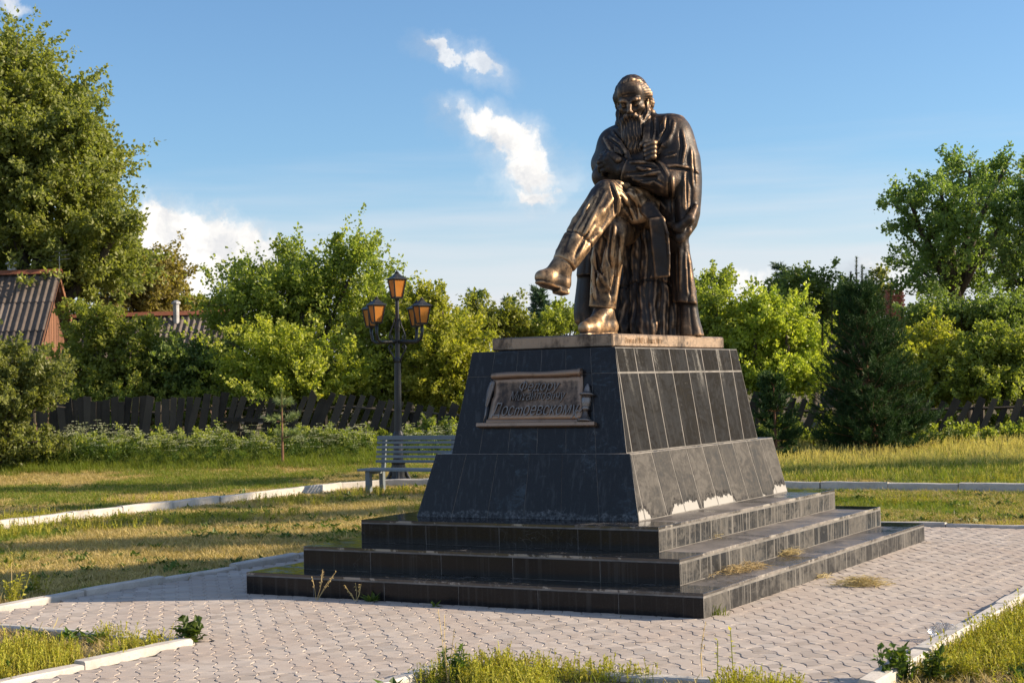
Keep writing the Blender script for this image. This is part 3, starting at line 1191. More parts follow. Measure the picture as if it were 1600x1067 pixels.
# ------------------------------------------------------------------ materials of the square
def granite(name, dust, streak_amt, salt=False, rough=0.16, dust_sheen_col=(0.30, 0.285, 0.265), spec=.6, runx=0.0, sw=1.5, drips=False, chips=False):
    """Polished black gabbro with a film of dust and painted sky sheen, lime runs and (salt) efflorescence above the plinth step."""
    mt, nt, b, pos, geo = material(name)
    oi = nt.node('ShaderNodeObjectInfo')
    rnd = oi.outputs['Random']
    sp = nt.noise(pos, 160, 2, 0.6)
    base = nt.ramp(sp, [(0.3, (0.007, 0.0075, 0.009)), (0.6, (0.013, 0.0135, 0.0155)), (0.75, (0.030, 0.031, 0.034))])
    shift = nt.vmath('ADD', pos, nt.vmath('SCALE', (7.0, 3.0, 5.0)))
    nt.put(shift.node.inputs[1].links[0].from_node.inputs['Scale'], rnd)
    big = nt.noise(shift, 2.2, 6, 0.62, 0.6)
    swirl = nt.noise(nt.mapping(shift, (1, 1, 1.6)), 4.0, 6, 0.68, 2.6)
    fine = nt.noise(pos, 34, 5, 0.7)
    run = nt.noise(nt.mapping(shift, (9 * runx, 9, 0.16)), 3.0, 4, 0.6)
    run2 = nt.noise(nt.mapping(shift, (30 * runx, 30, 0.4)), 2.0, 3, 0.6)
    d = nt.math('MULTIPLY_ADD', big, 1.3, dust - 0.65)
    d = nt.math('MULTIPLY_ADD', swirl, sw, nt.math('SUBTRACT', d, sw / 2))
    d = nt.math('MULTIPLY_ADD', fine, 0.6, nt.math('SUBTRACT', d, 0.30))
    d = nt.math('MULTIPLY_ADD', nt.math('SUBTRACT', rnd, 0.5), 0.25, d)
    film = nt.smooth(d, 0.0, 0.75)
    runs = nt.math('MULTIPLY', nt.smooth(nt.math('MULTIPLY_ADD', run2, 0.4, run), 0.72, 0.90), streak_amt)
    film = nt.math('MAXIMUM', film, runs)
    colr = nt.mix(film, base, dust_sheen_col)
    colr = nt.mix(nt.math('MULTIPLY', runs, 0.7), colr, (0.20, 0.193, 0.183))
    if drips:
        sz = nt.node('ShaderNodeSeparateXYZ')
        nt.put(sz.inputs[0], pos)
        env3 = nt.noise(nt.mapping(pos, (0, 4.2, .55)), 1.0, 3, .55)
        fall = nt.smooth(nt.math('MULTIPLY_ADD', nt.noise(nt.mapping(pos, (0, 9, 3)), 1.0, 4, .6), .5, sz.outputs['Z']), 1.72, 2.2)
        dm = nt.math('MULTIPLY', nt.smooth(nt.math('MULTIPLY_ADD', fine, .25, env3), .68, .82), fall)
        specks = nt.math('MULTIPLY', nt.smooth(nt.noise(pos, 11, 5, .7), .66, .74), .6)
        colr = nt.mix(nt.math('MAXIMUM', dm, specks), colr, (0.17, 0.168, 0.16))
    if chips:
        nz_ = nt.node('ShaderNodeSeparateXYZ')
        nt.put(nz_.inputs[0], geo.outputs['Normal'])
        side_ = nt.math('LESS_THAN', nt.math('ABSOLUTE', nz_.outputs['Z']), .6)
        cn = nt.math('MULTIPLY_ADD', nt.noise(pos, 16, 5, .7), .5, nt.noise(pos, 2.3, 3, .6))
        ck = nt.math('MULTIPLY', nt.smooth(cn, .82, .86), side_)
        colr = nt.mix(ck, colr, (.30, .28, .25))
        colr = nt.mix(nt.math('MULTIPLY', side_, .22), colr, (.16, .15, .14))
    ro = nt.math('MULTIPLY_ADD', film, 0.6, rough)
    if salt:
        sx = nt.node('ShaderNodeSeparateXYZ')
        nt.put(sx.inputs[0], pos)
        zz = nt.math('SUBTRACT', sx.outputs['Z'], 0.575)
        env = nt.noise(nt.mapping(pos, (1, 1, 0.0)), 1.5, 2, 0.5)
        env2 = nt.noise(nt.mapping(pos, (1, 1, 0.25)), 17.0, 5, 0.7)
        top = nt.math('MULTIPLY_ADD', nt.smooth(env, 0.46, 0.56), 0.10, nt.math('MULTIPLY_ADD', env2, 0.13, -0.082))
        inside = nt.smooth(nt.math('SUBTRACT', top, zz), 0.0, 0.008)
        dark = nt.smooth(nt.math('SUBTRACT', nt.math('ADD', top, 0.075), zz), 0.0, 0.05)
        colr = nt.mix(nt.math('MULTIPLY', dark, nt.smooth(fine, 0.4, 0.6)), colr, base)
        colr = nt.mix(inside, colr, (0.33, 0.325, 0.315))
        ro = nt.math('MAXIMUM', ro, nt.math('MULTIPLY', inside, 0.85))
    nt.put(b.inputs['Base Color'], colr)
    nt.put(b.inputs['Roughness'], ro)
    b.inputs['Specular IOR Level'].default_value = spec
    if runx:
        scr = nt.node('ShaderNodeTexVoronoi', feature='DISTANCE_TO_EDGE')
        nt.put(scr.inputs['Vector'], nt.vmath('ADD', nt.mapping(pos, (1.0, 1.0, .7)), nt.vmath('SCALE', nt.noise(pos, 3.0, 3, .6, 0, 'Color'))))
        scr.inputs['Scale'].default_value = 3.4
        ln = nt.math('MULTIPLY', nt.smooth(scr.outputs[0], 0.012, 0.0), nt.smooth(nt.noise(pos, 1.7, 3, .6), .52, .62))
        sx2 = nt.node('ShaderNodeSeparateXYZ')
        nt.put(sx2.inputs[0], pos)
        tide = nt.math('SUBTRACT', nt.math('MULTIPLY_ADD', nt.noise(nt.mapping(pos, (1, 1, .2)), 4.0, 4, .7), .16, .56), sx2.outputs['Z'])
        tide = nt.math('MULTIPLY', nt.smooth(tide, 0.0, .012), nt.math('GREATER_THAN', sx2.outputs['Z'], .576))
        mk_ = nt.math('MAXIMUM', nt.math('MULTIPLY', ln, .5), nt.math('MULTIPLY', tide, nt.smooth(fine, .4, .7)))
        colr = nt.mix(nt.math('MULTIPLY', mk_, .7), colr, (.16, .17, .18))
        nt.put(b.inputs['Base Color'], colr)
    hgt = nt.math('ADD', nt.math('MULTIPLY', film, 0.5), nt.noise(pos, 2.5, 2, 0.5))
    nt.put(b.inputs['Normal'], nt.bump(hgt, 0.18, 0.012))
    return mt


G_FRONT = granite('granite_sky_sheen', -0.02, 0.1, False, 0.16, (0.05, 0.085, 0.12), spec=.26, runx=1.0)  # bluish film colour carries the sky's reflection on the polished face
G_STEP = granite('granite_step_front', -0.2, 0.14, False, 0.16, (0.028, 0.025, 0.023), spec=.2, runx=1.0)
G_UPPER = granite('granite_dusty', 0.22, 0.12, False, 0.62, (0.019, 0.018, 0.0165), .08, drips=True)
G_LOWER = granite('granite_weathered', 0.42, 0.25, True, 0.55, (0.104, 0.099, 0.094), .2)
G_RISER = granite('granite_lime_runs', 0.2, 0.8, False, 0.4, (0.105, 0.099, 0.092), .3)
G_TREAD = granite('granite_tread', 0.34, 0.0, False, 0.15, (0.21, 0.187, 0.17), sw=.7, chips=True)  # dust film, its colour lifted to paint in the sky's sheen
G_TREAD2 = granite('granite_tread_clean', -0.05, 0.0, False, 0.10, (0.16, 0.15, 0.14), chips=True)

mt, nt, b, pos, geo = material('pale_mortar')
nt.put(b.inputs['Base Color'], nt.ramp(nt.noise(pos, 9, 4, 0.6), [(0.3, (0.10, 0.096, 0.09)), (0.7, (0.21, 0.20, 0.19))]))
b.inputs['Roughness'].default_value = 0.9
MORTAR = mt
mt, nt, b, pos, geo = material('dark_joint')
nt.put(b.inputs['Base Color'], nt.ramp(nt.noise(pos, 9, 4, 0.6), [(0.3, (0.02, 0.022, 0.025)), (0.75, (0.12, 0.12, 0.12))]))
b.inputs['Roughness'].default_value = 0.8
MORTAR_DARK = mt

# ------------------------------------------------------------------ pedestal
pedestal = tag(empty('pedestal'), 'stepped pedestal of dark polished granite slabs under the bronze statue', 'pedestal')
ZS = (0.0, 0.19, 0.383, 0.575)
STEPS = [(-2.06, 2.07, -2.82, 2.82), (-1.72, 1.742, -2.48, 2.44), (-1.41, 1.39, -2.07, 2.095)]
rng = random.Random(5)
JT = 0.0035   # half joint


def slab_quad(c00, c10, c11, c01, thick, mat, gap=JT, parent=pedestal, name='granite_slab', lift=0.0):
    """Slab with outer face on the quad (c00 bottom-left, c10 bottom-right, c11, c01), slightly chamfered."""
    q = [np.array(c, float) for c in (c00, c10, c11, c01)]
    n = np.cross(q[1] - q[0], q[3] - q[0])
    if np.linalg.norm(n) < 1e-6:
        n = np.cross(q[2] - q[1], q[3] - q[1])
    n /= np.linalg.norm(n)
    cen = sum(q) / 4
    e = []
    for i in range(4):
        a_, b_, c_ = q[i - 1], q[i], q[(i + 1) % 4]
        u1 = a_ - b_
        u2 = c_ - b_
        L1, L2 = np.linalg.norm(u1), np.linalg.norm(u2)
        u1 = u1 / L1 if L1 > 1e-5 else u1 * 0
        u2 = u2 / L2 if L2 > 1e-5 else u2 * 0
        e.append((u1, u2, min(L1, L2)))
    off = n * (rng.uniform(0.0006, 0.002) + lift)
    ring = lambda g, d: [q[i] + off + (e[i][0] + e[i][1]) * g - n * d - cen for i in range(4)]
    ch = 0.0025
    vs = ring(gap + ch, 0) + ring(gap, ch) + ring(gap, thick)
    fs = [(0, 1, 2, 3)]
    for k in (0, 4):
        for i in range(4):
            j = (i + 1) % 4
            fs.append((k + i, k + 4 + i, k + 4 + j, k + j))
    me = bpy.data.meshes.new(name)
    me.from_pydata([tuple(v) for v in vs], [], fs)
    me.update()
    return obj(name, me, parent, mat, loc=tuple(cen))


def lerp(a, b, t):
    return np.asarray(a, float) * (1 - t) + np.asarray(b, float) * t


def face_panel(bl, br, tr, tl, us_b, us_t, vs, thick, mat, gap=JT):
    """Grid of slabs on a trapezoid; us_b/us_t joint positions along the lower/upper edge, vs along the height."""
    for j in range(len(vs) - 1):
        for i in range(len(us_b) - 1):
            pts = []
            for (ii, vv) in ((i, vs[j]), (i + 1, vs[j]), (i + 1, vs[j + 1]), (i, vs[j + 1])):
                uu = us_b[ii] * (1 - vv) + us_t[ii] * vv
                pts.append(lerp(lerp(bl, br, uu), lerp(tl, tr, uu), vv))
            if max(np.linalg.norm(pts[1] - pts[0]), np.linalg.norm(pts[2] - pts[3])) < 0.02:
                continue
            slab_quad(*pts, thick, mat, gap)


def rect3(r_, z):
    x0, x1, y0, y1 = r_
    return [np.array((x0, y0, z)), np.array((x1, y0, z)), np.array((x1, y1, z)), np.array((x0, y1, z))]


# mortar cores a little behind the slab faces
def core(name, r0, z0, r1, z1, mat, inset=0.0006):
    a = rect3((r0[0] + inset, r0[1] - inset, r0[2] + inset, r0[3] - inset), z0)
    b_ = rect3((r1[0] + inset, r1[1] - inset, r1[2] + inset, r1[3] - inset), z1)
    M_ = MB().add(a + b_, [(3, 2, 1, 0), (4, 5, 6, 7), (0, 1, 5, 4), (1, 2, 6, 5), (2, 3, 7, 6), (3, 0, 4, 7)])
    return M_.build(name, mat, pedestal)


TS = 0.03      # thickness of the tread slabs
for k, rct in enumerate(STEPS):
    z0, z1 = ZS[k] - (0.05 if k == 0 else 0.0), ZS[k + 1]
    core('step_core', rct, z0, rct, z1 - 0.02, MORTAR, .0008)
    x0, x1, y0, y1 = rct
    zt = z1 - TS
    # risers: front, right, back, left
    nf = (6, 5, 4)[k]
    j = lambda n_: [0] + [(i + rng.uniform(-0.06, 0.06)) / n_ for i in range(1, n_)] + [1]
    c = rect3(rct, ZS[k] if k else -0.03)
    t = rect3(rct, zt)
    for a_, mat_, n_ in ((0, G_STEP, nf), (1, G_RISER, (11, 10, 12)[k]), (2, G_FRONT, nf), (3, G_FRONT, nf + 2)):
        us = j(n_)
        face_panel(c[a_], c[(a_ + 1) % 4], t[(a_ + 1) % 4], t[a_], us, us, [0, 1], 0.02, mat_, gap=0.006 if a_ == 1 else 0.0019)
    # treads: a ring of flat slabs reaching under the next course
    inner = STEPS[k + 1] if k < 2 else (-1.087, 1.044, -1.696, 1.696)
    ix0, ix1, iy0, iy1 = inner[0] + .05, inner[1] - .05, inner[2] + .05, inner[3] - .05
    for (ax0, ax1, ay0, ay1, along) in ((x0, x1, y0, iy0, 0), (x0, x1, iy1, y1, 0), (x0, ix0, iy0, iy1, 1), (ix1, x1, iy0, iy1, 1)):
        L = (ax1 - ax0) if along == 0 else (ay1 - ay0)
        n_ = max(2, round(L / 0.68))
        us = j(n_)
        for i in range(n_):
            if along == 0:
                xa, xb, ya, yb = ax0 + L * us[i], ax0 + L * us[i + 1], ay0, ay1
            else:
                xa, xb, ya, yb = ax0, ax1, ay0 + L * us[i], ay0 + L * us[i + 1]
            mat_ = G_TREAD if along == 1 and ax1 > 1 else G_TREAD2
            if along == 1 and ax1 < 0:
                mat_ = G_TREAD2
            slab_quad((xa, ya, z1), (xb, ya, z1), (xb, yb, z1), (xa, yb, z1), TS - .001, mat_, gap=.0012)

LB, LT = (-1.087, 1.044, -1.696, 1.696), (-0.954, 0.918, -1.571, 1.657)
UB, UT = (-0.831, 0.858, -1.505, 1.412), (-0.722, 0.677, -1.300, 1.383)
Z3, ZL, ZU = 0.575, 1.112, 1.99
core('tier_core', LB, Z3, LT, ZL - .004, MORTAR)
core('tier_core', UB, ZL + .001, UT, ZU - .001, MORTAR)
even = lambda n_: [i / n_ for i in range(n_ + 1)]
b4, t4 = rect3(LB, Z3), rect3(LT, ZL)
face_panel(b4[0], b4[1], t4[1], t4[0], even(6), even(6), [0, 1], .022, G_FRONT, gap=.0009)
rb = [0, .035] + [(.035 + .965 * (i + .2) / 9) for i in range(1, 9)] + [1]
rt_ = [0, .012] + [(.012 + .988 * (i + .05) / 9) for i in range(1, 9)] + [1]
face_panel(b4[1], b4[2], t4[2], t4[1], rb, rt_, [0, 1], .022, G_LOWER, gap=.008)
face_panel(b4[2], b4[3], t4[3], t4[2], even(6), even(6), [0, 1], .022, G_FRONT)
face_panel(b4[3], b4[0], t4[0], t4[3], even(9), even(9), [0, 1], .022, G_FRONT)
# flat ledge on the lower tier
c0 = rect3(LT, ZL)
c1 = rect3((UB[0] + .03, UB[1] - .03, UB[2] + .03, UB[3] - .03), ZL)
for i in range(4):
    k2 = (i + 1) % 4
    slab_quad(c0[i], c0[k2], c1[k2], c1[i], .02, G_TREAD, gap=.001)
b4, t4 = rect3(UB, ZL), rect3(UT, ZU)
row = [0, .755, 1]
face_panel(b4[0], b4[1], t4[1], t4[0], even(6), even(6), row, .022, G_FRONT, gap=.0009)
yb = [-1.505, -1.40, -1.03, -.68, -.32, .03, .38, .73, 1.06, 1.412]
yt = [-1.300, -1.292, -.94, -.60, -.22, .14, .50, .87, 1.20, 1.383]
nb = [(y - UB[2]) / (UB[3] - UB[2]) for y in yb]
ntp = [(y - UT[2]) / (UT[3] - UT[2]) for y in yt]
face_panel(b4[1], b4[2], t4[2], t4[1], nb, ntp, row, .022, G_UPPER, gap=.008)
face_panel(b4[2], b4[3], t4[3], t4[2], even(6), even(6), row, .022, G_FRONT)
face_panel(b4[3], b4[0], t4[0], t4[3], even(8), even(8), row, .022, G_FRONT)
slab_quad(*[p + np.array((0, 0, 0)) for p in rect3(UT, ZU)], .02, G_TREAD2, gap=.001)

# ------------------------------------------------------------------ relief plaque: scroll, quill, candlestick
PLQ = bronze_material('plaque_bronze', (0.36, 0.25, 0.18), 0.0)
PLQ_L = bronze_material('plaque_letters', (0.27, 0.25, 0.24), -0.04)
nface = np.cross(np.array((1, 0, 0.0)), np.array((0, UT[2] - UB[2], ZU - ZL)))
nface /= np.linalg.norm(nface)
up_f = np.array((0, UT[2] - UB[2], ZU - ZL))
up_f /= np.linalg.norm(up_f)


def on_front(px, py):
    d = AXF + (px - 800) / FPX * AXR - (py - 533.5) / FPX * AXU
    p0 = np.array((0, UB[2], ZL))
    return CAM + d * (((p0 - CAM) @ nface) / (d @ nface))


O_F = on_front(838, 627)
plaque = empty('plaque', tuple(O_F))
plaque.parent = pedestal
Mf = Matrix(((1, up_f[0], nface[0]), (0, up_f[1], nface[1]), (0, up_f[2], nface[2])))
plaque.rotation_euler = Mf.to_euler()


def fl(px, py, n=0.0):
    """Pixel on the front face -> plaque coordinates (right, up, out)."""
    d = on_front(px, py) - O_F
    return np.array((d[0], d @ up_f, n))


tl_, tr_ = fl(773, 592), fl(911, 587)
bl_, br_ = fl(766, 657), fl(913, 655)
# sheet with a gentle belly, narrow waist at the top corners
nu, nv = 28, 14
vs, fs = [], []
for j_ in range(nv + 1):
    v_ = j_ / nv
    for i_ in range(nu + 1):
        u_ = i_ / nu
        lft = lerp(bl_, tl_, v_) + np.array((0.022 * math.sin(v_ * math.pi * 1.0) * (1 if v_ > .5 else .3), 0, 0))
        rgt = lerp(br_, tr_, v_)
        p = lerp(lft, rgt, u_)
        p[2] = 0.012 + 0.026 * (1 - v_) ** 2 + 0.012 * v_ ** 6 + 0.002 * math.sin(u_ * 9 + v_ * 4)
        vs.append(p)
nr = nu + 1
for j_ in range(nv):
    for i_ in range(nu):
        fs.append((j_ * nr + i_, j_ * nr + i_ + 1, (j_ + 1) * nr + i_ + 1, (j_ + 1) * nr + i_))
base_n = len(vs)
vs += [np.array((p[0], p[1], -0.01)) for p in vs[:]]
edge = [i for i in range(nr)] + [j_ * nr + nu for j_ in range(1, nv + 1)] + [nv * nr + i for i in range(nu - 1, -1, -1)] + [j_ * nr for j_ in range(nv - 1, 0, -1)]
for a_, b_ in zip(edge, edge[1:] + edge[:1]):
    fs.append((b_, a_, a_ + base_n, b_ + base_n))
sheet = MB().add(vs, fs)
sheet.build('scroll', PLQ, plaque, smooth=True)
# rolled upper edge and curled lower edge
M_ = MB()
a_, b_ = fl(772, 589, .03), fl(909, 583, .03)
M_.tube([lerp(a_, b_, t_) + np.array((0, .004 * math.sin(t_ * 7), 0)) for t_ in np.linspace(0, 1, 12)], [.027 + .003 * math.sin(9 * t_) for t_ in np.linspace(0, 1, 12)], 14)
M_.tube([b_ + np.array((-.012, 0, 0)), b_ + np.array((.012, 0, 0))], [.036, .036], 14)
M_.tube([b_ + np.array((.010, 0, 0)), b_ + np.array((.018, 0, 0))], [.018, .016], 12)
M_.build('rolled_edge', PLQ, plaque, smooth=False)
M_ = MB()
a_, b_ = fl(764, 660, .022), fl(908, 660, .022)
M_.tube([lerp(a_, b_, t_) for t_ in np.linspace(0, 1, 10)], .026, 14)
M_.build('curled_edge', PLQ, plaque)
# ledge
a_, b_ = fl(749, 665), fl(933, 665)
MB().box((a_[0], a_[1] - .022, -.01), (b_[0], a_[1] + .016, .062)).build('ledge', PLQ, plaque, bevel=.006)
# quill
M_ = MB()
qp = [fl(757, 661, .02), fl(761, 649, .026), fl(763, 636, .03), fl(767, 618, .032), fl(771, 604, .028), fl(772, 600, .024)]
M_.tube(qp[:3], [.005, .007, .008], 8)
nq = 18
for i_ in range(nq):          # barbs form the vane
    t_ = i_ / (nq - 1)
    s_ = 2 + t_ * 3
    k_ = min(int(s_), 4)
    c_ = lerp(qp[k_], qp[k_ + 1], s_ - k_)
    w_ = .034 * math.sin(math.pi * (0.12 + .8 * t_)) ** .7
    for sg in (-1, 1):
        tip = c_ + np.array((sg * w_, .030, -.012))
        M_.tube([c_ + np.array((0, -.006, 0)), lerp(c_, tip, .6) + np.array((0, .002, .006)), tip], [.008, .007, .003], 5)
M_.tube(qp[2:], [.008, .008, .006, .004], 7)
M_.build('quill', PLQ_L, plaque, smooth=True)
# candlestick (half relief turned body on the ledge)
cb = fl(917, 660)
sc_ = 1.0
prof = [(.052, .0), (.066, .006), (.064, .016), (.05, .024), (.036, .05), (.026, .085), (.022, .12), (.03, .128), (.034, .14), (.028, .152),
        (.036, .17), (.041, .2), (.042, .235), (.036, .262), (.046, .272), (.066, .281), (.062, .292), (.04, .3), (.032, .318), (.026, .335), (.024, .352), (.018, .37), (.012, .386), (.008, .40)]
hpx = np.linalg.norm(fl(917, 601) - fl(917, 660))
M_ = MB()
M_.lathe([(r_, z_ * hpx / .40) for r_, z_ in prof], 16)
cs_me = M_.mesh('candlestick')
cs_me.transform(Matrix.Translation((cb[0] - .005, cb[1], .03)) @ Matrix(((1, 0, 0, 0), (0, 0, 1, 0), (0, -1, 0, 0), (0, 0, 0, 1))))
M_ = obj('candlestick', cs_me, plaque, PLQ_L, smooth=True)
M2 = MB()
hpts = [(-.055, .03), (-.085, .04), (-.095, .075), (-.075, .1), (-.05, .085), (-.03, .12)]
M2.tube([np.array((cb[0] - .005 + x_, cb[1] + y_, .03)) for x_, y_ in hpts], .010, 8)
M2.build('handle', PLQ_L, M_, smooth=True)
PLACED_TEXT = [('Федору', 845, 611, .115, .30, 62), ('Мuхайловuчу', 842, 626, .112, .32, 86), ('Досmоевскому', 838, 650, .155, .34, 136)]
for body_, px, py, size, shear, wpx in PLACED_TEXT:
    me = text_mesh('lettering', body_, size, .008, shear, .001, 1.0, -.0025)
    xs = [v.co.x for v in me.vertices]
    p_ = fl(px, py)
    want = (fl(px + wpx / 2, py) - fl(px - wpx / 2, py))[0]
    k_ = want / (max(xs) - min(xs))
    me.transform(Matrix.Translation((p_[0] - k_ * (max(xs) + min(xs)) / 2, p_[1], .024 if wpx < 100 else .034)) @ Matrix.Diagonal((k_, 1, 1, 1)))
    obj('lettering', me, plaque, PLQ_L)

# ------------------------------------------------------------------ ground
mt, nt, b, pos, geo = material('soil_and_thatch')
n1 = nt.noise(pos, 0.7, 5, 0.6)
n2 = nt.noise(pos, 7, 6, 0.65)
n3 = nt.noise(pos, 90, 3, 0.6)
colr = nt.ramp(nt.math('MULTIPLY_ADD', n2, 0.5, nt.math('MULTIPLY', n1, 0.55)), [(0.34, (0.055, 0.06, 0.022)), (0.47, (0.12, 0.10, 0.05)), (0.58, (0.21, 0.165, 0.095)), (0.7, (0.27, 0.22, 0.15))])
colr = nt.mix(nt.math('MULTIPLY', n3, 0.6), colr, (0.06, 0.05, 0.03))
nt.put(b.inputs['Base Color'], colr)
b.inputs['Roughness'].default_value = 0.95
nt.put(b.inputs['Normal'], nt.bump(nt.math('ADD', n3, n2), 0.7, 0.03))
SOIL = mt
# one sheet, fine near the square, coarse towards the horizon
gx = np.unique(np.concatenate([np.arange(-60, 60.1, 1.5), np.arange(-900, 901, 60)]))
X, Y = np.meshgrid(gx + CAM[0], gx + 10, indexing='ij')
Zg = ground_z(X, Y) - 0.012
n_ = len(gx)
ii = np.arange(n_ * n_).reshape(n_, n_)
F_ = np.stack([ii[:-1, :-1], ii[1:, :-1], ii[1:, 1:], ii[:-1, 1:]], -1).reshape(-1, 4)
g = obj('ground', mesh_np('ground', np.stack([X, Y, Zg], -1), F_), None, SOIL, smooth=True)
tag(g, kind='structure')

# ------------------------------------------------------------------ paved square
PX_L, PX_R, PY_F, PY_B = -3.32, 3.86, -4.93, 4.36
PATH_L, PATH_R = -0.70, 1.36
mt, nt, b, pos, geo = material('paver_bed')
nt.put(b.inputs['Base Color'], nt.ramp(nt.noise(pos, 8, 4, 0.6), [(0.3, (0.06, 0.052, 0.042)), (0.7, (0.16, 0.14, 0.11))]))
b.inputs['Roughness'].default_value = 1.0
BED = mt
mt, nt, b, pos, geo = material('concrete_paver')
oi = nt.node('ShaderNodeObjectInfo')
att = nt.node('ShaderNodeAttribute', attribute_name='tint')
tn = nt.math('FRACT', nt.math('ADD', oi.outputs['Random'], att.outputs['Fac']))
wear = nt.noise(pos, 1.1, 5, 0.6, 0.3)
grain = nt.noise(pos, 140, 3, 0.65)
blot = nt.noise(pos, 9, 5, 0.65)
colr = nt.ramp(tn, [(0.0, (0.33, 0.285, 0.25)), (0.3, (0.43, 0.375, 0.33)), (0.7, (0.50, 0.44, 0.39)), (0.9, (0.46, 0.41, 0.37)), (1.0, (0.35, 0.32, 0.295))])
colr = nt.mix(nt.smooth(wear, 0.42, 0.66), colr, (0.42, 0.35, 0.30))
colr = nt.mix(nt.math('MULTIPLY', nt.smooth(blot, 0.52, 0.72), 0.5), colr, (0.36, 0.315, 0.28))
stain = nt.noise(pos, 2.6, 6, 0.7, 0.8)
colr = nt.mix(nt.math('MULTIPLY', nt.smooth(stain, 0.56, 0.70), 0.55), colr, (0.25, 0.19, 0.14))
sand = nt.noise(pos, 0.5, 3, 0.5)
colr = nt.mix(nt.math('MULTIPLY', nt.smooth(sand, 0.5, 0.68), 0.4), colr, (0.50, 0.44, 0.38))
colr = nt.mix(nt.math('MULTIPLY', nt.smooth(grain, 0.4, 0.7), 0.3), colr, (0.27, 0.24, 0.22))
nt.put(b.inputs['Base Color'], colr)
b.inputs['Roughness'].default_value = 0.85
nt.put(b.inputs['Normal'], nt.bump(nt.math('ADD', grain, blot), 0.3, 0.004))
PAVER = mt

pave = MB()
pave.add([(PX_L, PY_F, -.004), (PX_R, PY_F, -.004), (PX_R, PY_B, -.004), (PX_L, PY_B, -.004)], [(0, 1, 2, 3)])
pave.add([(PATH_L, -14, -.004), (PATH_R, -14, -.004), (PATH_R, PY_F, -.004), (PATH_L, PY_F, -.004)], [(0, 1, 2, 3)])
pave.add([(-9.0, PY_F, -.004), (PX_L, PY_F, -.004), (PX_L, PY_F + .55, -.004), (-9.0, PY_F + .55, -.004)], [(0, 1, 2, 3)])
pavement = tag(pave.build('pavement', BED), kind='structure')

CELL = 0.116
GA = R(-48.0)
ga, gb = np.array((math.cos(GA), math.sin(GA))), np.array((-math.sin(GA), math.cos(GA)))


def in_paving(x, y, mg=0.05):
    if PX_L + mg < x < PX_R - mg and PY_F + mg < y < PY_B - mg:
        return not (-2.0 < x < 2.0 and -2.76 < y < 2.76)
    if PATH_L + mg < x < PATH_R - mg and -9.5 < y <= PY_F + mg:
        return True
    return -6.0 < x <= PX_L + mg and PY_F + mg < y < PY_F + .5


def seen(p, mg=60):
    d = np.asarray(p, float) - CAM
    z_ = d @ AXF
    if z_ < 0.5:
        return False
    px_, py_ = 800 + FPX * (d @ AXR) / z_, 533.5 - FPX * (d @ AXU) / z_
    return -mg < px_ < 1600 + mg and -mg < py_ < 1067 + mg


def paver_outline(odd, g_=0.0017, ns=5):
    """Spool-shaped block: two sides bulge out, two are hollow."""
    h_ = CELL / 2 - g_
    bulge = CELL * 0.125
    pts = []
    for side in range(4):
        out = (side % 2 == 0) != odd
        s_ = bulge if out else -bulge
        for k_ in range(ns):
            t_ = -1 + 2 * k_ / ns
            along, acrs = t_ * h_, h_ + s_ * (1 - t_ * t_)
            pts.append([(along, -acrs), (acrs, along), (-along, acrs), (-acrs, -along)][side])
    return np.array(pts)


def paver_arrays(odd, top_z=0.0):
    o_ = paver_outline(odd)
    n_ = len(o_)
    tg = np.roll(o_, -1, 0) - np.roll(o_, 1, 0)
    nr_ = np.c_[tg[:, 1], -tg[:, 0]] / np.linalg.norm(tg, axis=1)[:, None]
    inn = o_ - nr_ * 0.0036
    vs = np.concatenate([np.c_[inn, np.full(n_, top_z)], np.c_[o_, np.full(n_, top_z - .0042)], np.c_[o_, np.full(n_, top_z - .02)]])
    fs = []
    for base in (0, n_):
        for i in range(n_):
            j = (i + 1) % n_
            fs.append((base + i, base + n_ + i, base + n_ + j, base + j))
    # cap as quads fanning across
    h2 = n_ // 2
    for i in range(h2 - 1):
        fs.append((i, i + 1, n_ - 2 - i, n_ - 1 - i))
    return vs, np.array(fs)


cells = []
NA = 110
for i in range(-NA, NA):
    for j in range(-NA, NA):
        c_ = ga * (i + .5) * CELL + gb * (j + .5) * CELL + np.array((0.3, -3.0))
        if in_paving(*c_) and seen((c_[0], c_[1], 0)):
            cells.append((np.hypot(*(c_ - CAM[:2])), i, j, c_[0], c_[1]))
cells.sort()
arr = [paver_arrays(False), paver_arrays(True)]
pm_ = []
for vs_, fs_ in arr:
    me = mesh_np('paver', vs_, fs_)
    me.materials.append(PAVER)
    at_ = me.attributes.new('tint', 'FLOAT', 'POINT')
    pm_.append(me)
rp = random.Random(11)
allv, allf, allt, nv_ = [], [], [], 0
for idx, (dd_, i, j, x, y) in enumerate(cells):
    odd = (i + j) % 2
    dz, rx, ry = rp.uniform(.0115, .0155), rp.gauss(0, .011), rp.gauss(0, .011)
    da = rp.gauss(0, .012)
    if idx < 300:
        o = bpy.data.objects.new('paver', pm_[odd])
        o.location = (x, y, dz)
        o.rotation_euler = (rx, ry, GA + da)
        link(o, pavement)
    else:
        vs_, fs_ = arr[odd]
        ca, sa = math.cos(GA + da), math.sin(GA + da)
        q = np.empty_like(vs_)
        q[:, 0] = x + vs_[:, 0] * ca - vs_[:, 1] * sa
        q[:, 1] = y + vs_[:, 0] * sa + vs_[:, 1] * ca
        q[:, 2] = dz + vs_[:, 2] + vs_[:, 1] * rx - vs_[:, 0] * ry
        allv.append(q)
        allf.append(fs_ + nv_)
        allt.append(np.full(len(vs_), rp.random()))
        nv_ += len(vs_)
me = mesh_np('pavers_farther', np.concatenate(allv), np.concatenate(allf))
at_ = me.attributes.new('tint', 'FLOAT', 'POINT')
at_.data.foreach_set('value', np.concatenate(allt).astype(np.float32))
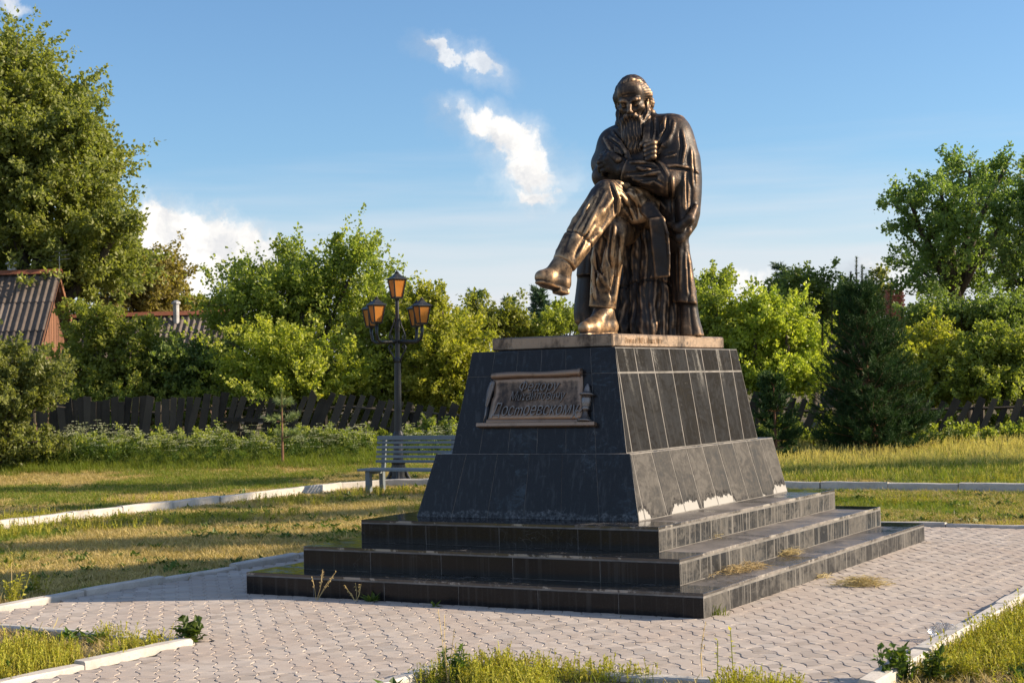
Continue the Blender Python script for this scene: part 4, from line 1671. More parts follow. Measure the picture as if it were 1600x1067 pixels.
tag(obj('pavers', me, pavement, PAVER), kind='stuff')

# ------------------------------------------------------------------ kerbs
mt, nt, b, pos, geo = material('kerb_concrete')
oi = nt.node('ShaderNodeObjectInfo')
n1, n2 = nt.noise(pos, 5, 5, 0.65), nt.noise(pos, 60, 4, 0.65)
colr = nt.ramp(n1, [(0.3, (0.40, 0.375, 0.345)), (0.55, (0.56, 0.53, 0.49)), (0.75, (0.62, 0.59, 0.55))])
colr = nt.mix(nt.math('MULTIPLY', nt.smooth(n2, 0.5, 0.75), 0.5), colr, (0.25, 0.235, 0.21))
colr = nt.mix(nt.math('MULTIPLY', oi.outputs['Random'], 0.25), colr, (0.36, 0.34, 0.32))
nt.put(b.inputs['Base Color'], colr)
b.inputs['Roughness'].default_value = 0.9
nt.put(b.inputs['Normal'], nt.bump(n2, 0.4, 0.006))
KERB = mt
rk = random.Random(3)


def kerb_mesh(L, w, h):
    M_ = MB()
    n_, c_ = 5, .012
    prof = [(-w / 2, -.15), (-w / 2, h - c_), (-w / 2 + c_, h), (w / 2 - c_, h), (w / 2, h - c_), (w / 2, -.15)]
    vs, fs = [], []
    for s_ in range(n_):
        x_ = -L / 2 + L * s_ / (n_ - 1)
        for (y_, z_) in prof:
            top = z_ > 0
            vs.append((x_ + (rk.gauss(0, .003) if top else 0), y_ + (rk.gauss(0, .003) if top else 0), z_ + (rk.gauss(0, .003) if top else 0)))
    k_ = len(prof)
    for s_ in range(n_ - 1):
        for i in range(k_ - 1):
            fs.append((s_ * k_ + i, s_ * k_ + i + 1, (s_ + 1) * k_ + i + 1, (s_ + 1) * k_ + i))
    fs.append(tuple(range(k_ - 1, -1, -1)))
    fs.append(tuple((n_ - 1) * k_ + i for i in range(k_)))
    vs = [(x_, y_, z_) for x_, y_, z_ in vs]
    M_.add(vs, [f[::-1] for f in fs])
    me = M_.mesh('kerb_stone')
    me.materials.append(KERB)
    return me


def kerb(pts, w=.10, h=.05, L=1.0, tilt=.02):
    """Row of kerb stones along a polyline on the ground."""
    root = tag(empty('kerb', (pts[0][0], pts[0][1], 0)), kind='structure')
    for a_, b_ in zip(pts[:-1], pts[1:]):
        a_, b_ = np.array(a_, float), np.array(b_, float)
        d_ = b_ - a_
        T_ = np.linalg.norm(d_)
        n_ = max(1, round(T_ / L))
        ang = math.atan2(d_[1], d_[0])
        meshes = [kerb_mesh(T_ / n_ - .012, w, h) for _ in range(3)]
        for i in range(n_):
            p = a_ + d_ * (i + .5) / n_
            o = bpy.data.objects.new('kerb_stone', rk.choice(meshes))
            gz = float(ground_z(p[0], p[1]))
            o.location = (p[0] - pts[0][0] + rk.gauss(0, .006), p[1] - pts[0][1] + rk.gauss(0, .006), gz + rk.gauss(0, .006))
            o.rotation_euler = (rk.gauss(0, tilt), rk.gauss(0, .006), ang + rk.gauss(0, .006))
            link(o, root)
    return root


kerb([(PX_L - .05, PY_F + .55), (PX_L - .05, PY_B + .05)], h=.055)
kerb([(PX_L - .0, PY_B + .05), (PX_R + .1, PY_B + .05), ], h=.05)
kerb([(PX_R + .1, PY_B + .05), (14, PY_B + .05)], h=.05)
kerb([(PX_R + .055, PY_B), (PX_R + .055, PY_F)], w=.11, h=.08)
kerb([(-9.0, PY_F + .6), (PX_L - .1, PY_F + .6)], h=.05)
kerb([(-9.0, PY_F - .05), (PATH_L - .05, PY_F - .05)], h=.03)
kerb([(PATH_L - .05, PY_F - .1), (PATH_L - .05, -12)], h=.05)
kerb([(PATH_R + .05, PY_F - .1), (PATH_R + .05, -12)], h=.05)
kerb([(PATH_R + .1, PY_F - .05), (9, PY_F - .05)], h=.035)
kerb([(-9.55, -8.0), (-9.6, 3.5), (-9.5, 8.6), (-9.1, 9.35)], w=.14, h=.12)
kerb([(-9.1, 9.35), (-8.4, 9.7), (-4.5, 9.75), (14, 9.95)], w=.14, h=.13, L=1.05)
# ------------------------------------------------------------------ weathered timber, slate sheets
def wood(name, dark, light, along='Z', rough=0.85):
    mt, nt, b, pos, geo = material(name)
    oi = nt.node('ShaderNodeObjectInfo')
    tc = nt.node('ShaderNodeTexCoord').outputs['Object']
    sc_ = {'Z': (40, 40, 2.2), 'X': (2.2, 40, 40)}[along]
    g1 = nt.noise(nt.mapping(tc, sc_), 1.0, 5, 0.65, 0.3)
    blot = nt.noise(pos, 2.4, 4, 0.6)
    f = nt.math('MULTIPLY_ADD', nt.math('SUBTRACT', oi.outputs['Random'], .5), 0.5, nt.math('MULTIPLY_ADD', blot, 0.5, nt.math('MULTIPLY', g1, 0.6)))
    nt.put(b.inputs['Base Color'], nt.ramp(f, [(0.25, dark), (0.85, light)]))
    b.inputs['Roughness'].default_value = rough
    nt.put(b.inputs['Normal'], nt.bump(g1, 0.5, 0.008))
    return mt


OLDWOOD = wood('weathered_fence_wood', (0.014, 0.0115, 0.0095), (0.085, 0.070, 0.056))
GABLE = wood('ochre_boards', (0.11, 0.05, 0.028), (0.24, 0.11, 0.06))
BLUEWOOD = wood('blue_grey_paint', (0.115, 0.15, 0.185), (0.185, 0.225, 0.26), 'X', 0.6)
BLUEMETAL = wood('blue_grey_paint_legs', (0.10, 0.125, 0.15), (0.16, 0.19, 0.21), 'Z', 0.6)
LOGWALL = wood('dark_log_wall', (0.07, 0.04, 0.03), (0.16, 0.09, 0.06), 'X')


def plain(name, colr, rough=.6, metal=0.0, var=.25, sc_=6.0):
    mt, nt, b, pos, geo = material(name)
    n_ = nt.noise(pos, sc_, 5, .65)
    lo = tuple(c * (1 - var) for c in colr)
    hi = tuple(c * (1 + var) for c in colr)
    nt.put(b.inputs['Base Color'], nt.ramp(n_, [(.3, lo), (.7, hi)]))
    b.inputs['Roughness'].default_value = rough
    b.inputs['Metallic'].default_value = metal
    nt.put(b.inputs['Normal'], nt.bump(nt.noise(pos, sc_ * 8, 3, .6), .2, .004))
    return mt


mt, nt, b, pos, geo = material('corrugated_slate')
oi = nt.node('ShaderNodeObjectInfo')
n1 = nt.noise(pos, 2.0, 5, .65)
n2 = nt.noise(nt.mapping(pos, (6, 6, 1.5)), 2.0, 4, .6)
f = nt.math('MULTIPLY_ADD', nt.math('SUBTRACT', oi.outputs['Random'], .5), .35, nt.math('MULTIPLY_ADD', n2, .5, nt.math('MULTIPLY', n1, .5)))
nt.put(b.inputs['Base Color'], nt.ramp(f, [(.25, (.06, .05, .045)), (.5, (.125, .102, .09)), (.8, (.20, .17, .152))]))
b.inputs['Roughness'].default_value = .95
SLATE = mt
RUST = plain('rusty_ridge_metal', (.24, .085, .045), .8)
BRICK = plain('red_brick', (.30, .105, .055), .9, 0, .3, 14)
PIPE = plain('zinc_pipe', (.42, .42, .42), .5, .5)
BLACKIRON = plain('black_iron_paint', (.016, .018, .021), .42, .0)
mt, nt, b, pos, geo = material('amber_glass')
nt.put(b.inputs['Base Color'], nt.ramp(nt.noise(pos, 5, 3, .5), [(.3, (.70, .30, .055)), (.7, (.80, .42, .11))]))
b.inputs['Roughness'].default_value = .28
tr = nt.node('ShaderNodeBsdfTranslucent')
tr.inputs[0].default_value = (.85, .42, .09, 1)
mx = nt.node('ShaderNodeMixShader')
mx.inputs[0].default_value = .5
nt.l.new(b.outputs[0], mx.inputs[1])
nt.l.new(tr.outputs[0], mx.inputs[2])
nt.l.new(mx.outputs[0], nt.n['Material Output'].inputs[0])
AMBER = mt

E1 = np.array([math.cos(YAW), -math.sin(YAW), 0.0])        # to the right in the picture, level
E2 = np.array([math.sin(YAW), math.cos(YAW), 0.0])         # away from the camera, level


def frame_at(o, px, v, z=None, turn=0.0):
    p = on_ground(px, v)
    o.location = (p[0], p[1], p[2] if z is None else z)
    o.rotation_euler = (0, 0, -YAW + turn)


# ------------------------------------------------------------------ street lamp with five lanterns
lamp = tag(empty('street_lamp'), 'black street lamp with five amber lanterns behind the bench', 'street lamp')
LP = at(620, 640, 28.7)
lamp.location = (LP[0], LP[1], 0.0)
lamp.rotation_euler = (R(0), R(0.9), -YAW)
pxm = 28.7 / FPX                              # metres per pixel there
H_ = lambda py: (752 - py) * pxm              # height above the foot
M_ = MB()
M_.lathe([(.17, -.05), (.17, .06), (.13, .10), (.12, .32), (.135, .36), (.095, .40), (.082, H_(690)), (.10, H_(686)), (.10, H_(678)), (.070, H_(672)),
          (.064, H_(600)), (.060, H_(566)), (.074, H_(563)), (.044, H_(556)), (.042, H_(520)), (.052, H_(510)), (.038, H_(500)), (.034, H_(470)), (.042, H_(466))], 14)
M_.build('pole', BLACKIRON, lamp, smooth=False)
for dx, dy in ((1, 0), (-1, 0), (0, 1), (0, -1)):            # foot gussets
    MB().tube([(dx * .10, dy * .10, .30), (dx * .16, dy * .16, .12), (dx * .24, dy * .24, -.02)], [.022, .03, .035], 6).build('foot_bracket', BLACKIRON, lamp)


def lantern(x, y, z, rot, sc_=1.0):
    root = empty('lantern', (x, y, z), rot)
    root.parent = lamp
    w0, w1, h = .070 * sc_, .115 * sc_, .31 * sc_
    fr = MB()
    cs = [(1, 1), (-1, 1), (-1, -1), (1, -1)]
    for a_, b_ in cs:
        fr.tube([(a_ * w0, b_ * w0, 0), (a_ * w1, b_ * w1, h)], .014, 5)
    for i in range(4):
        a_, b_ = cs[i], cs[(i + 1) % 4]
        fr.tube([(a_[0] * w0, a_[1] * w0, 0), (b_[0] * w0, b_[1] * w0, 0)], .014, 5)
        fr.tube([(a_[0] * w1, a_[1] * w1, h), (b_[0] * w1, b_[1] * w1, h)], .016, 5)
    fr.box((-w0, -w0, -.02), (w0, w0, -.004))
    fr.lathe([(.025, -.09), (.03, -.03), (.05, -.02)], 10)
    fr.build('lantern_frame', BLACKIRON, root)
    for i in range(4):
        a_, b_ = np.array(cs[i]), np.array(cs[(i + 1) % 4])
        k0, k1 = w0 * .96, w1 * .97
        q = [(a_[0] * k0, a_[1] * k0, .012), (b_[0] * k0, b_[1] * k0, .012), (b_[0] * k1, b_[1] * k1, h - .012), (a_[0] * k1, a_[1] * k1, h - .012)]
        mid = np.array([(a_ + b_)[0], (a_ + b_)[1], 0]) / 2
        q2 = [tuple(np.array(p) - mid * .012) for p in q]
        MB().add(q + q2, [(0, 1, 2, 3), (7, 6, 5, 4), (0, 4, 5, 1), (1, 5, 6, 2), (2, 6, 7, 3), (3, 7, 4, 0)]).build('pane', AMBER, root)
    rf = MB()
    e_ = w1 * 1.22
    rf.lathe([(e_ * 1.414, h + .005), (e_ * 1.414, h + .02), (w1 * .95, h + .055), (w1 * .42, h + .105), (w1 * .32, h + .11)], 4, phase=math.pi / 4)
    rf.lathe([(.035 * sc_, h + .10), (.04 * sc_, h + .135), (.024 * sc_, h + .14), (.01, h + .165)], 8)
    rf.build('lantern_roof', BLACKIRON, root)
    return root


lantern(0, 0, H_(464), R(32), 1.05)
for px, py, dy in ((590, 504, -.30), (577, 508, .30), (660, 506, -.30), (649, 508, .30)):
    x = (px - 620) * pxm * 1.0
    z = H_(py)
    lantern(x, dy, z, R(32), 1.0)
    s_ = math.copysign(1, x)
    MB().tube([(0, 0, H_(533)), (x * .45, dy * .45, H_(533.5)), (x * .8, dy * .8, H_(534)), (x * .95, dy * .95, H_(530)), (x, dy, H_(520)), (x, dy, z - .02)],
              [.034, .032, .03, .03, .028, .03], 8).build('arm', BLACKIRON, lamp, smooth=True)
for sx, sy in ((1, -.6), (-1, -.6), (1, .6), (-1, .6)):           # wrought iron scrolls above and below the cross arms
    n_ = math.hypot(sx, sy)
    ux, uy = sx / n_, sy / n_
    for pts in ([(0.05, 497), (.08, 506), (.15, 519), (.17, 527), (.13, 531), (.10, 527), (.12, 523)], [(.06, 566), (.09, 556), (.16, 547), (.18, 541), (.14, 537), (.10, 541), (.13, 545)]):
        MB().tube([(ux * a_, uy * a_, H_(b_)) for a_, b_ in pts], .013, 6).build('scroll', BLACKIRON, lamp, smooth=True)

# ------------------------------------------------------------------ bench
bench = tag(empty('park_bench', (0, 0, 0)), 'long blue grey slatted park bench in front of the street lamp', 'bench')
B0 = on_z(563, 769, 0)
bench.location = (B0[0] + .05, B0[1], 0)
bench.rotation_euler = (0, 0, R(-1.5))
BL = 3.0
SH = .37
for i, y in enumerate((-.02, .09, .20, .31)):
    MB().box((-.06, y - .046, SH - .02), (BL + .06, y + .046, SH + .018)).build('seat_slat', BLUEWOOD, bench, bevel=.006)
for i in range(6):
    z = SH + .12 + i * .077
    y = .385 + i * .012
    h_ = .022 if i < 5 else .036
    MB().box((0.0, y - .016, z - h_), (BL, y + .016, z + h_)).build('back_slat', BLUEWOOD, bench, bevel=.005)
for x in (.12, BL / 2, BL - .12):
    MB().box((x - .045, -.03, -.06), (x + .045, .05, SH - .022)).build('leg', BLUEMETAL, bench, bevel=.005)
    MB().box((x - .04, .345, -.06), (x + .04, .42, SH - .022)).build('leg', BLUEMETAL, bench, bevel=.005)
    MB().add([(x - .035, .405, SH - .03), (x + .035, .405, SH - .03), (x + .035, .44, SH - .03), (x - .035, .44, SH - .03),
              (x - .035, .468, SH + .54), (x + .035, .468, SH + .54), (x + .035, .50, SH + .54), (x - .035, .50, SH + .54)],
             [(3, 2, 1, 0), (4, 5, 6, 7), (0, 1, 5, 4), (1, 2, 6, 5), (2, 3, 7, 6), (3, 0, 4, 7)]).build('back_post', BLUEMETAL, bench)
    MB().box((x - .03, .05, SH - .075), (x + .03, .345, SH - .024)).build('crossbar', BLUEMETAL, bench)

# ------------------------------------------------------------------ leaning board fences
rf_ = random.Random(21)


def board_mesh(L, w, t=.022):
    M_ = MB()
    s0, s1 = rf_.uniform(-.02, .02), rf_.uniform(-.02, .02)
    n_ = 5
    vs, fs = [], []
    for i in range(n_):
        z = L * i / (n_ - 1)
        wob_ = rf_.gauss(0, .006)
        ww = w / 2 * (1 + rf_.gauss(0, .03))
        zt = z
        for x_, y_ in ((-ww, -t / 2), (ww, -t / 2), (ww, t / 2), (-ww, t / 2)):
            zz = zt + ((s0 if x_ < 0 else s1) if i == n_ - 1 else 0)
            vs.append((x_ + wob_, y_ + .012 * math.sin(i * 1.1), zz))
    for i in range(n_ - 1):
        for k_ in range(4):
            k2 = (k_ + 1) % 4
            fs.append((i * 4 + k_, i * 4 + k2, i * 4 + 4 + k2, i * 4 + 4 + k_))
    fs += [(3, 2, 1, 0), tuple((n_ - 1) * 4 + k_ for k_ in range(4))]
    me = M_.add(vs, fs).mesh('board')
    me.materials.append(OLDWOOD)
    return me


def fence(label, stations, spacing, v_of, width, group='old board fences round the gardens'):
    """stations: (px, py of the top, lean in degrees); boards as parts."""
    root = tag(empty('wooden_fence', tuple(on_ground(stations[0][0], v_of(stations[0][0])))), label, 'fence', group)
    base = np.array(root.location)
    meshes = [board_mesh(1.0, 1.0) for _ in range(7)]
    px = stations[0][0]
    end = stations[-1][0]
    S_ = np.array(stations, float)
    tops = []
    while px < end:
        v = v_of(px)
        m_ = v / FPX
        lean = np.interp(px, S_[:, 0], S_[:, 2]) + rf_.gauss(0, 3.0)
        topy = np.interp(px, S_[:, 0], S_[:, 1]) + rf_.gauss(0, 3.0)
        top = at(px, topy, v)
        w = width * rf_.uniform(.75, 1.2)
        la = R(lean)
        gz = on_ground(px, v)[2]
        L = (top[2] - gz + .12) / math.cos(la)
        foot = top - E1 * math.sin(la) * L - np.array((0, 0, math.cos(la) * L))
        o = bpy.data.objects.new('board', rf_.choice(meshes))
        o.location = tuple(foot - base)
        o.scale = (w, 1.0, L)
        o.rotation_euler = Matrix(((E1[0], E2[0], 0), (E1[1], E2[1], 0), (0, 0, 1))).to_euler()
        o.rotation_euler = (Matrix(((E1[0], E2[0], 0), (E1[1], E2[1], 0), (0, 0, 1))) @ Matrix.Rotation(la, 3, 'Y') @ Matrix.Rotation(rf_.gauss(0, .03), 3, 'X')).to_euler()
        link(o, root)
        tops.append((px, v, gz, top[2]))
        sp = np.interp(px, S_[:, 0], [s[3] for s in stations]) if len(stations[0]) > 3 else spacing
        px += sp * rf_.uniform(.85, 1.15)
    # rails behind the boards, sagging posts
    for frac in (.3, .75):
        pts = [on_ground(p, v) + E2 * .045 + np.array((0, 0, (t - g_) * frac)) - base for p, v, g_, t in tops[::5] + [tops[-1]]]
        MB().tube(pts, .035, 4).build('rail', OLDWOOD, root)
    for p, v, g_, t in tops[2::9]:
        a_ = on_ground(p, v) + E2 * .13 - base
        MB().tube([a_ - np.array((0, 0, .2)), a_ + np.array((0, 0, (t - g_) * .92))], .06, 7).build('post', OLDWOOD, root)
    return root, base


fl_root, fl_base = fence('dark weathered board fence leaning behind the cow parsley and bench', [(24, 627, 1, 11.2), (180, 622, 3, 11.4), (260, 618, 7, 11.8), (330, 618, 10, 13), (400, 622, 16, 16), (470, 621, 20, 15), (545, 616, 23, 14.5),
              (600, 622, 22, 16), (690, 634, 17, 17), (760, 640, 14, 17)], 13, lambda p: 38.3 - .0005 * p, .165)
nail = MB().box((-.62, -.02, -.05), (.62, .0, .05)).build('nailed_plank', OLDWOOD, fl_root)
nail.location = tuple(at(385, 656, 38.0) - fl_base)
nail.rotation_euler = (0, R(3), -YAW)
fence('black leaning picket fence with wide gaps behind the pine', [(1150, 606, 18, 17), (1230, 620, 22, 19), (1300, 640, 24, 20), (1400, 625, 22, 19), (1480, 624, 24, 20.5), (1560, 622, 24, 19), (1720, 620, 22, 20)], 19, lambda p: 34.6, .15)

# ------------------------------------------------------------------ village houses
def corrugated(L, W, pitch, amp=.025):
    """Sheet lying in x (across the waves) and y (down the slope)."""
    nx = int(L / pitch * 8) + 1
    xs = np.linspace(0, L, nx)
    vs = []
    for y in (0, W):
        for x in xs:
            vs.append((x, y, amp * math.sin(2 * math.pi * x / pitch)))
    n_ = len(vs)
    fs = [(i, i + 1, nx + i + 1, nx + i) for i in range(nx - 1)]
    vs += [(x, y, z - .008) for x, y, z in vs]
    fs += [tuple(n_ + k_ for k_ in f[::-1]) for f in fs]
    fs += [(nx + i, nx + i + 1, n_ + nx + i + 1, n_ + nx + i) for i in range(nx - 1)]
    return MB().add(vs, fs).mesh('roofing_sheet')


def gabled_house(name, label, px, v, ridge_z, x0, x1, half, slope, wall_h, pitch=.19, wallmat=LOGWALL, gablemat=GABLE, over=.35, turn=0.0, sheet_l=1.14, rows=3):
    """Local x runs along the ridge (to the right), y away from the square; ridge at z = ridge_z."""
    root = tag(empty(name), label, 'house')
    frame_at(root, px, v, z=0.0, turn=turn)
    g0 = float(on_ground(px, v)[2]) - .3
    eave_z = ridge_z - half * math.tan(slope)
    wl = MB()
    wl.box((x0 + over, -half + over, g0), (x1 - over, half - over, eave_z + over * math.tan(slope) * .8))
    wl.build('wall', wallmat, root)
    rf = empty('roof')
    rf.parent = root
    rl = half / math.cos(slope)
    wrow = rl / rows
    n_ = max(1, round((x1 - x0) / sheet_l))
    me = corrugated((x1 - x0) / n_ + .04, wrow + .12, pitch)
    me.materials.append(SLATE)
    for side in (-1, 1):
        for r_ in range(rows):
            for i in range(n_):
                o = bpy.data.objects.new('roofing_sheet', me)
                M4 = Matrix.Translation((x0 + (x1 - x0) * i / n_ if side < 0 else x0 + (x1 - x0) * (i + 1) / n_, 0, ridge_z))
                if side > 0:
                    M4 = M4 @ Matrix.Rotation(math.pi, 4, 'Z')
                M4 = M4 @ Matrix.Rotation(slope, 4, 'X') @ Matrix.Translation((0, -(wrow * (r_ + 1) + .1), -.022 * r_ + .012 * (i % 2) - .03))
                M4 = M4 @ Matrix.Rotation(rf_.gauss(0, .006), 4, 'Z')
                o.matrix_local = M4
                link(o, rf)
    rc = MB()
    for s_ in (-1, 1):
        rc.add([(x0 - .05, 0, ridge_z + .075), (x1 + .05, 0, ridge_z + .075), (x1 + .05, s_ * .16, ridge_z - .06), (x0 - .05, s_ * .16, ridge_z - .06),
                (x0 - .05, 0, ridge_z + .06), (x1 + .05, 0, ridge_z + .06), (x1 + .05, s_ * .155, ridge_z - .075), (x0 - .05, s_ * .155, ridge_z - .075)],
               [(0, 1, 2, 3), (7, 6, 5, 4), (0, 4, 5, 1), (2, 6, 7, 3), (1, 5, 6, 2), (3, 7, 4, 0)])
    rc.build('ridge_cap', RUST, rf)
    # gable boards and barge boards on both ends
    for xe, sg in ((x1, 1), (x0, -1)):
        nb_ = int(2 * (half - over) / .16)
        xg = xe - sg * over
        for i in range(nb_):
            ya = -(half - over) + 2 * (half - over) * i / nb_
            yb_ = ya + 2 * (half - over) / nb_ - .008
            za, zb = ridge_z - .1 - abs(ya) * math.tan(slope), ridge_z - .1 - abs(yb_) * math.tan(slope)
            zlo = eave_z
            d_ = .02 + .006 * (i % 3)
            xa, xb = (xg, xg + sg * d_)
            MB().add([(xa, ya, zlo), (xb, ya, zlo), (xb, yb_, zlo), (xa, yb_, zlo), (xa, ya, max(za, zlo + .01)), (xb, ya, max(za, zlo + .01)), (xb, yb_, max(zb, zlo + .01)), (xa, yb_, max(zb, zlo + .01))],
                     [(3, 2, 1, 0), (4, 5, 6, 7), (0, 1, 5, 4), (1, 2, 6, 5), (2, 3, 7, 6), (3, 0, 4, 7)]).build('gable_board', gablemat, root)
        for s_ in (-1, 1):
            bb = MB()
            t_ = np.array((0, s_ * math.cos(slope), -math.sin(slope)))
            nrm = np.array((0, s_ * math.sin(slope), math.cos(slope)))
            a_ = np.array((xe - sg * .03, 0, ridge_z - .05))
            b_ = a_ + t_ * rl
            ww = nrm * .13
            tk = np.array((sg * .03, 0, 0))
            bb.add([a_, b_, b_ - ww, a_ - ww, a_ + tk, b_ + tk, b_ - ww + tk, a_ - ww + tk], [(0, 1, 2, 3), (7, 6, 5, 4), (0, 4, 5, 1), (1, 5, 6, 2), (2, 6, 7, 3), (3, 7, 4, 0)])
            bb.build('barge_board', gablemat, root)
    return root


def z_at(px, py, v):
    return float(at(px, py, v)[2])


V1 = 47.0
h1 = gabled_house('village_house', 'wooden house with grey corrugated roof and ochre gable behind the left bushes', 97, V1, z_at(97, 424, V1), -7.0, 0.0, 2.3, R(48), 2.5, pitch=.205)
# stove pipe and aerial on its ridge
MB().lathe([(.14, 0), (.14, .34), (.2, .36), (.2, .4), (.1, .46), (.02, .5)], 12, at=(-1.5, .25, z_at(97, 424, V1) - .1)).build('stove_pipe', PIPE, h1)
M_ = MB()
zr = z_at(97, 424, V1)
M_.tube([(-.1, .3, zr - .6), (-.1, .3, zr + .6)], .014, 5)
for k_, w_ in ((.55, .25), (.42, .3), (.3, .33)):
    M_.tube([(-.1 - w_, .3, zr + k_ + .05), (-.1 + w_, .3, zr + k_ + .1)], .008, 4)
M_.build('aerial', PIPE, h1)
MB().box((.0, -2.0, 1.2), (.05, -1.94, 3.0)).build('corner_trim', GABLE, h1)
# glazed window in the front wall
wn = MB().box((-2.2, -1.99, 1.75), (-1.2, -1.93, 2.75)).build('window', plain('window_glass', (.03, .035, .04), .08), h1)
MB().box((-2.28, -2.02, 1.67), (-1.12, -1.995, 1.75)).build('sill', plain('white_trim', (.6, .58, .54), .6), wn)
for x_ in (-2.28, -1.74, -1.2):
    MB().box((x_, -2.02, 1.75), (x_ + .08, -1.995, 2.80)).build('frame', bpy.data.materials['white_trim'], wn)

V2 = 52.0
h2 = gabled_house('village_house', 'long low house with grey corrugated roof and a thin chimney pipe behind apple trees', 345, V2, z_at(345, 488, V2), -5.6, 0.35, 2.2, R(38), 2.0, pitch=.2)
MB().lathe([(.10, 0), (.10, .62), (.15, .64), (.15, .70), (.06, .76)], 10, at=((281 - 345) * V2 / FPX, -.35, z_at(345, 488, V2) - .35)).build('chimney_pipe', PIPE, h2)
V3_ = 54.0
h3 = gabled_house('village_house', 'house with a red brick chimney hidden behind the right trees', 1450, V3_, z_at(1450, 500, V3_), -3.6, 4.2, 2.5, R(35), 2.2, pitch=.2)
ch = empty('chimney')
ch.parent = h3
cx_, zc = (1402 - 1450) * V3_ / FPX, z_at(1402, 492, V3_) - .35
zt_ = z_at(1402, 455, V3_)
mb_ = MB().box((-.118, -.056, -.033), (.118, .056, .033)).mesh('brick')
bm_ = bmesh.new()
bm_.from_mesh(mb_)
bmesh.ops.bevel(bm_, geom=bm_.edges[:], offset=.006, segments=1, affect='EDGES')
bm_.to_mesh(mb_)
bm_.free()
mb_.materials.append(BRICK)
MB().box((cx_ - .215, -.215, zc - .5), (cx_ + .215, .215, zt_ - .2)).build('flue', MORTAR, ch)
zz, k_ = zc, 0
while zz < zt_:
    top_ = zt_ - zz < .22
    hw = .245 + (.03 if .14 < zt_ - zz < .24 else 0)
    for sd_ in range(4):
        a_ = sd_ * math.pi / 2
        for q_ in (-.125, .125):
            if top_ and zt_ - zz < .15 and q_ > 0:
                continue
            l_ = q_ + (.06 if k_ % 2 else -.06)
            x_, y_ = l_ * math.cos(a_) - (-hw + .05) * math.sin(a_), l_ * math.sin(a_) + (-hw + .05) * math.cos(a_)
            o = bpy.data.objects.new('brick', mb_)
            o.location = (cx_ + x_, y_, zz)
            o.rotation_euler = (0, 0, a_)
            link(o, ch)
    zz += .076
    k_ += 1
MB().box((cx_ - .27, -.27, zt_ + .01), (cx_ + .27, .27, zt_ + .06)).build('cap_slab', BRICK, ch)
# ------------------------------------------------------------------ foliage materials
LIFT = 2.0


def leaf_material(name, dark, light, yellow, trans=.5, gloss=.45, lift=None):
    """Per-leaf tint from the mesh; light also passes through the leaves."""
    mt = bpy.data.materials.new(name)
    mt.use_nodes = True
    nt = NT(mt.node_tree)
    b = mt.node_tree.nodes['Principled BSDF']
    att = nt.node('ShaderNodeAttribute', attribute_name='tint').outputs['Fac']
    oi = nt.node('ShaderNodeObjectInfo')
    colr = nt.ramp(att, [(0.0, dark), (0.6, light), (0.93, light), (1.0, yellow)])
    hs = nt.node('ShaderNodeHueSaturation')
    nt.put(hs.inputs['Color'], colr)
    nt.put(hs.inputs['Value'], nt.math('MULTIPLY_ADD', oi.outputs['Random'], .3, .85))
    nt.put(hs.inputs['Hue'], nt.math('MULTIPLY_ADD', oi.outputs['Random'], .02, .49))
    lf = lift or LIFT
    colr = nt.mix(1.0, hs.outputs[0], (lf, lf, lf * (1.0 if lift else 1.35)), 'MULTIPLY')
    nt.put(b.inputs['Base Color'], colr)
    b.inputs['Roughness'].default_value = gloss
    b.inputs['Specular IOR Level'].default_value = .35
    tr = nt.node('ShaderNodeBsdfTranslucent')
    nt.put(tr.inputs[0], nt.mix(1.0, colr, (1.25, 1.3, .5), 'MULTIPLY'))
    mx = nt.node('ShaderNodeMixShader')
    mx.inputs[0].default_value = trans
    nt.l.new(b.outputs[0], mx.inputs[1])
    nt.l.new(tr.outputs[0], mx.inputs[2])
    nt.l.new(mx.outputs[0], nt.n['Material Output'].inputs[0])
    return mt


LEAF_MID = leaf_material('apple_leaves', (.05, .080, .014), (.152, .170, .028), (.25, .235, .03))
LEAF_DARK = leaf_material('elm_leaves', (.028, .055, .014), (.105, .138, .032), (.18, .20, .035))
LEAF_BRIGHT = leaf_material('sunlit_shrub_leaves', (.07, .11, .012), (.21, .222, .03), (.32, .28, .03))
LEAF_OLIVE = leaf_material('olive_leaves', (.055, .070, .018), (.125, .135, .032), (.21, .17, .05))
LEAF_LIME = leaf_material('linden_leaves', (.05, .066, .016), (.135, .145, .032), (.22, .19, .05))
LEAF_GOLD = leaf_material('yellowing_leaves', (.09, .085, .022), (.175, .155, .04), (.26, .19, .05))
NEEDLE = leaf_material('pine_needles', (.010, .026, .008), (.030, .060, .015), (.06, .095, .022), .12, .8, 1.3)
NEEDLE_YOUNG = leaf_material('young_pine_needles', (.06, .085, .02), (.12, .155, .045), (.20, .20, .07), .2, .5)
NEEDLE_SPRUCE = leaf_material('spruce_needles', (.018, .04, .018), (.045, .08, .032), (.08, .11, .04), .15, .5)
mt, nt, b, pos, geo = material('bark')
n1 = nt.noise(nt.mapping(pos, (9, 9, 2)), 2.0, 5, .65)
nt.put(b.inputs['Base Color'], nt.ramp(n1, [(.3, (.035, .028, .022)), (.7, (.12, .10, .085))]))
b.inputs['Roughness'].default_value = .95
nt.put(b.inputs['Normal'], nt.bump(n1, .6, .02))
BARK = mt
mt, nt, b, pos, geo = material('pine_bark')
n1 = nt.noise(nt.mapping(pos, (9, 9, 3)), 2.0, 5, .65)
nt.put(b.inputs['Base Color'], nt.ramp(n1, [(.3, (.13, .06, .035)), (.7, (.27, .15, .09))]))
b.inputs['Roughness'].default_value = .95
PINEBARK = mt


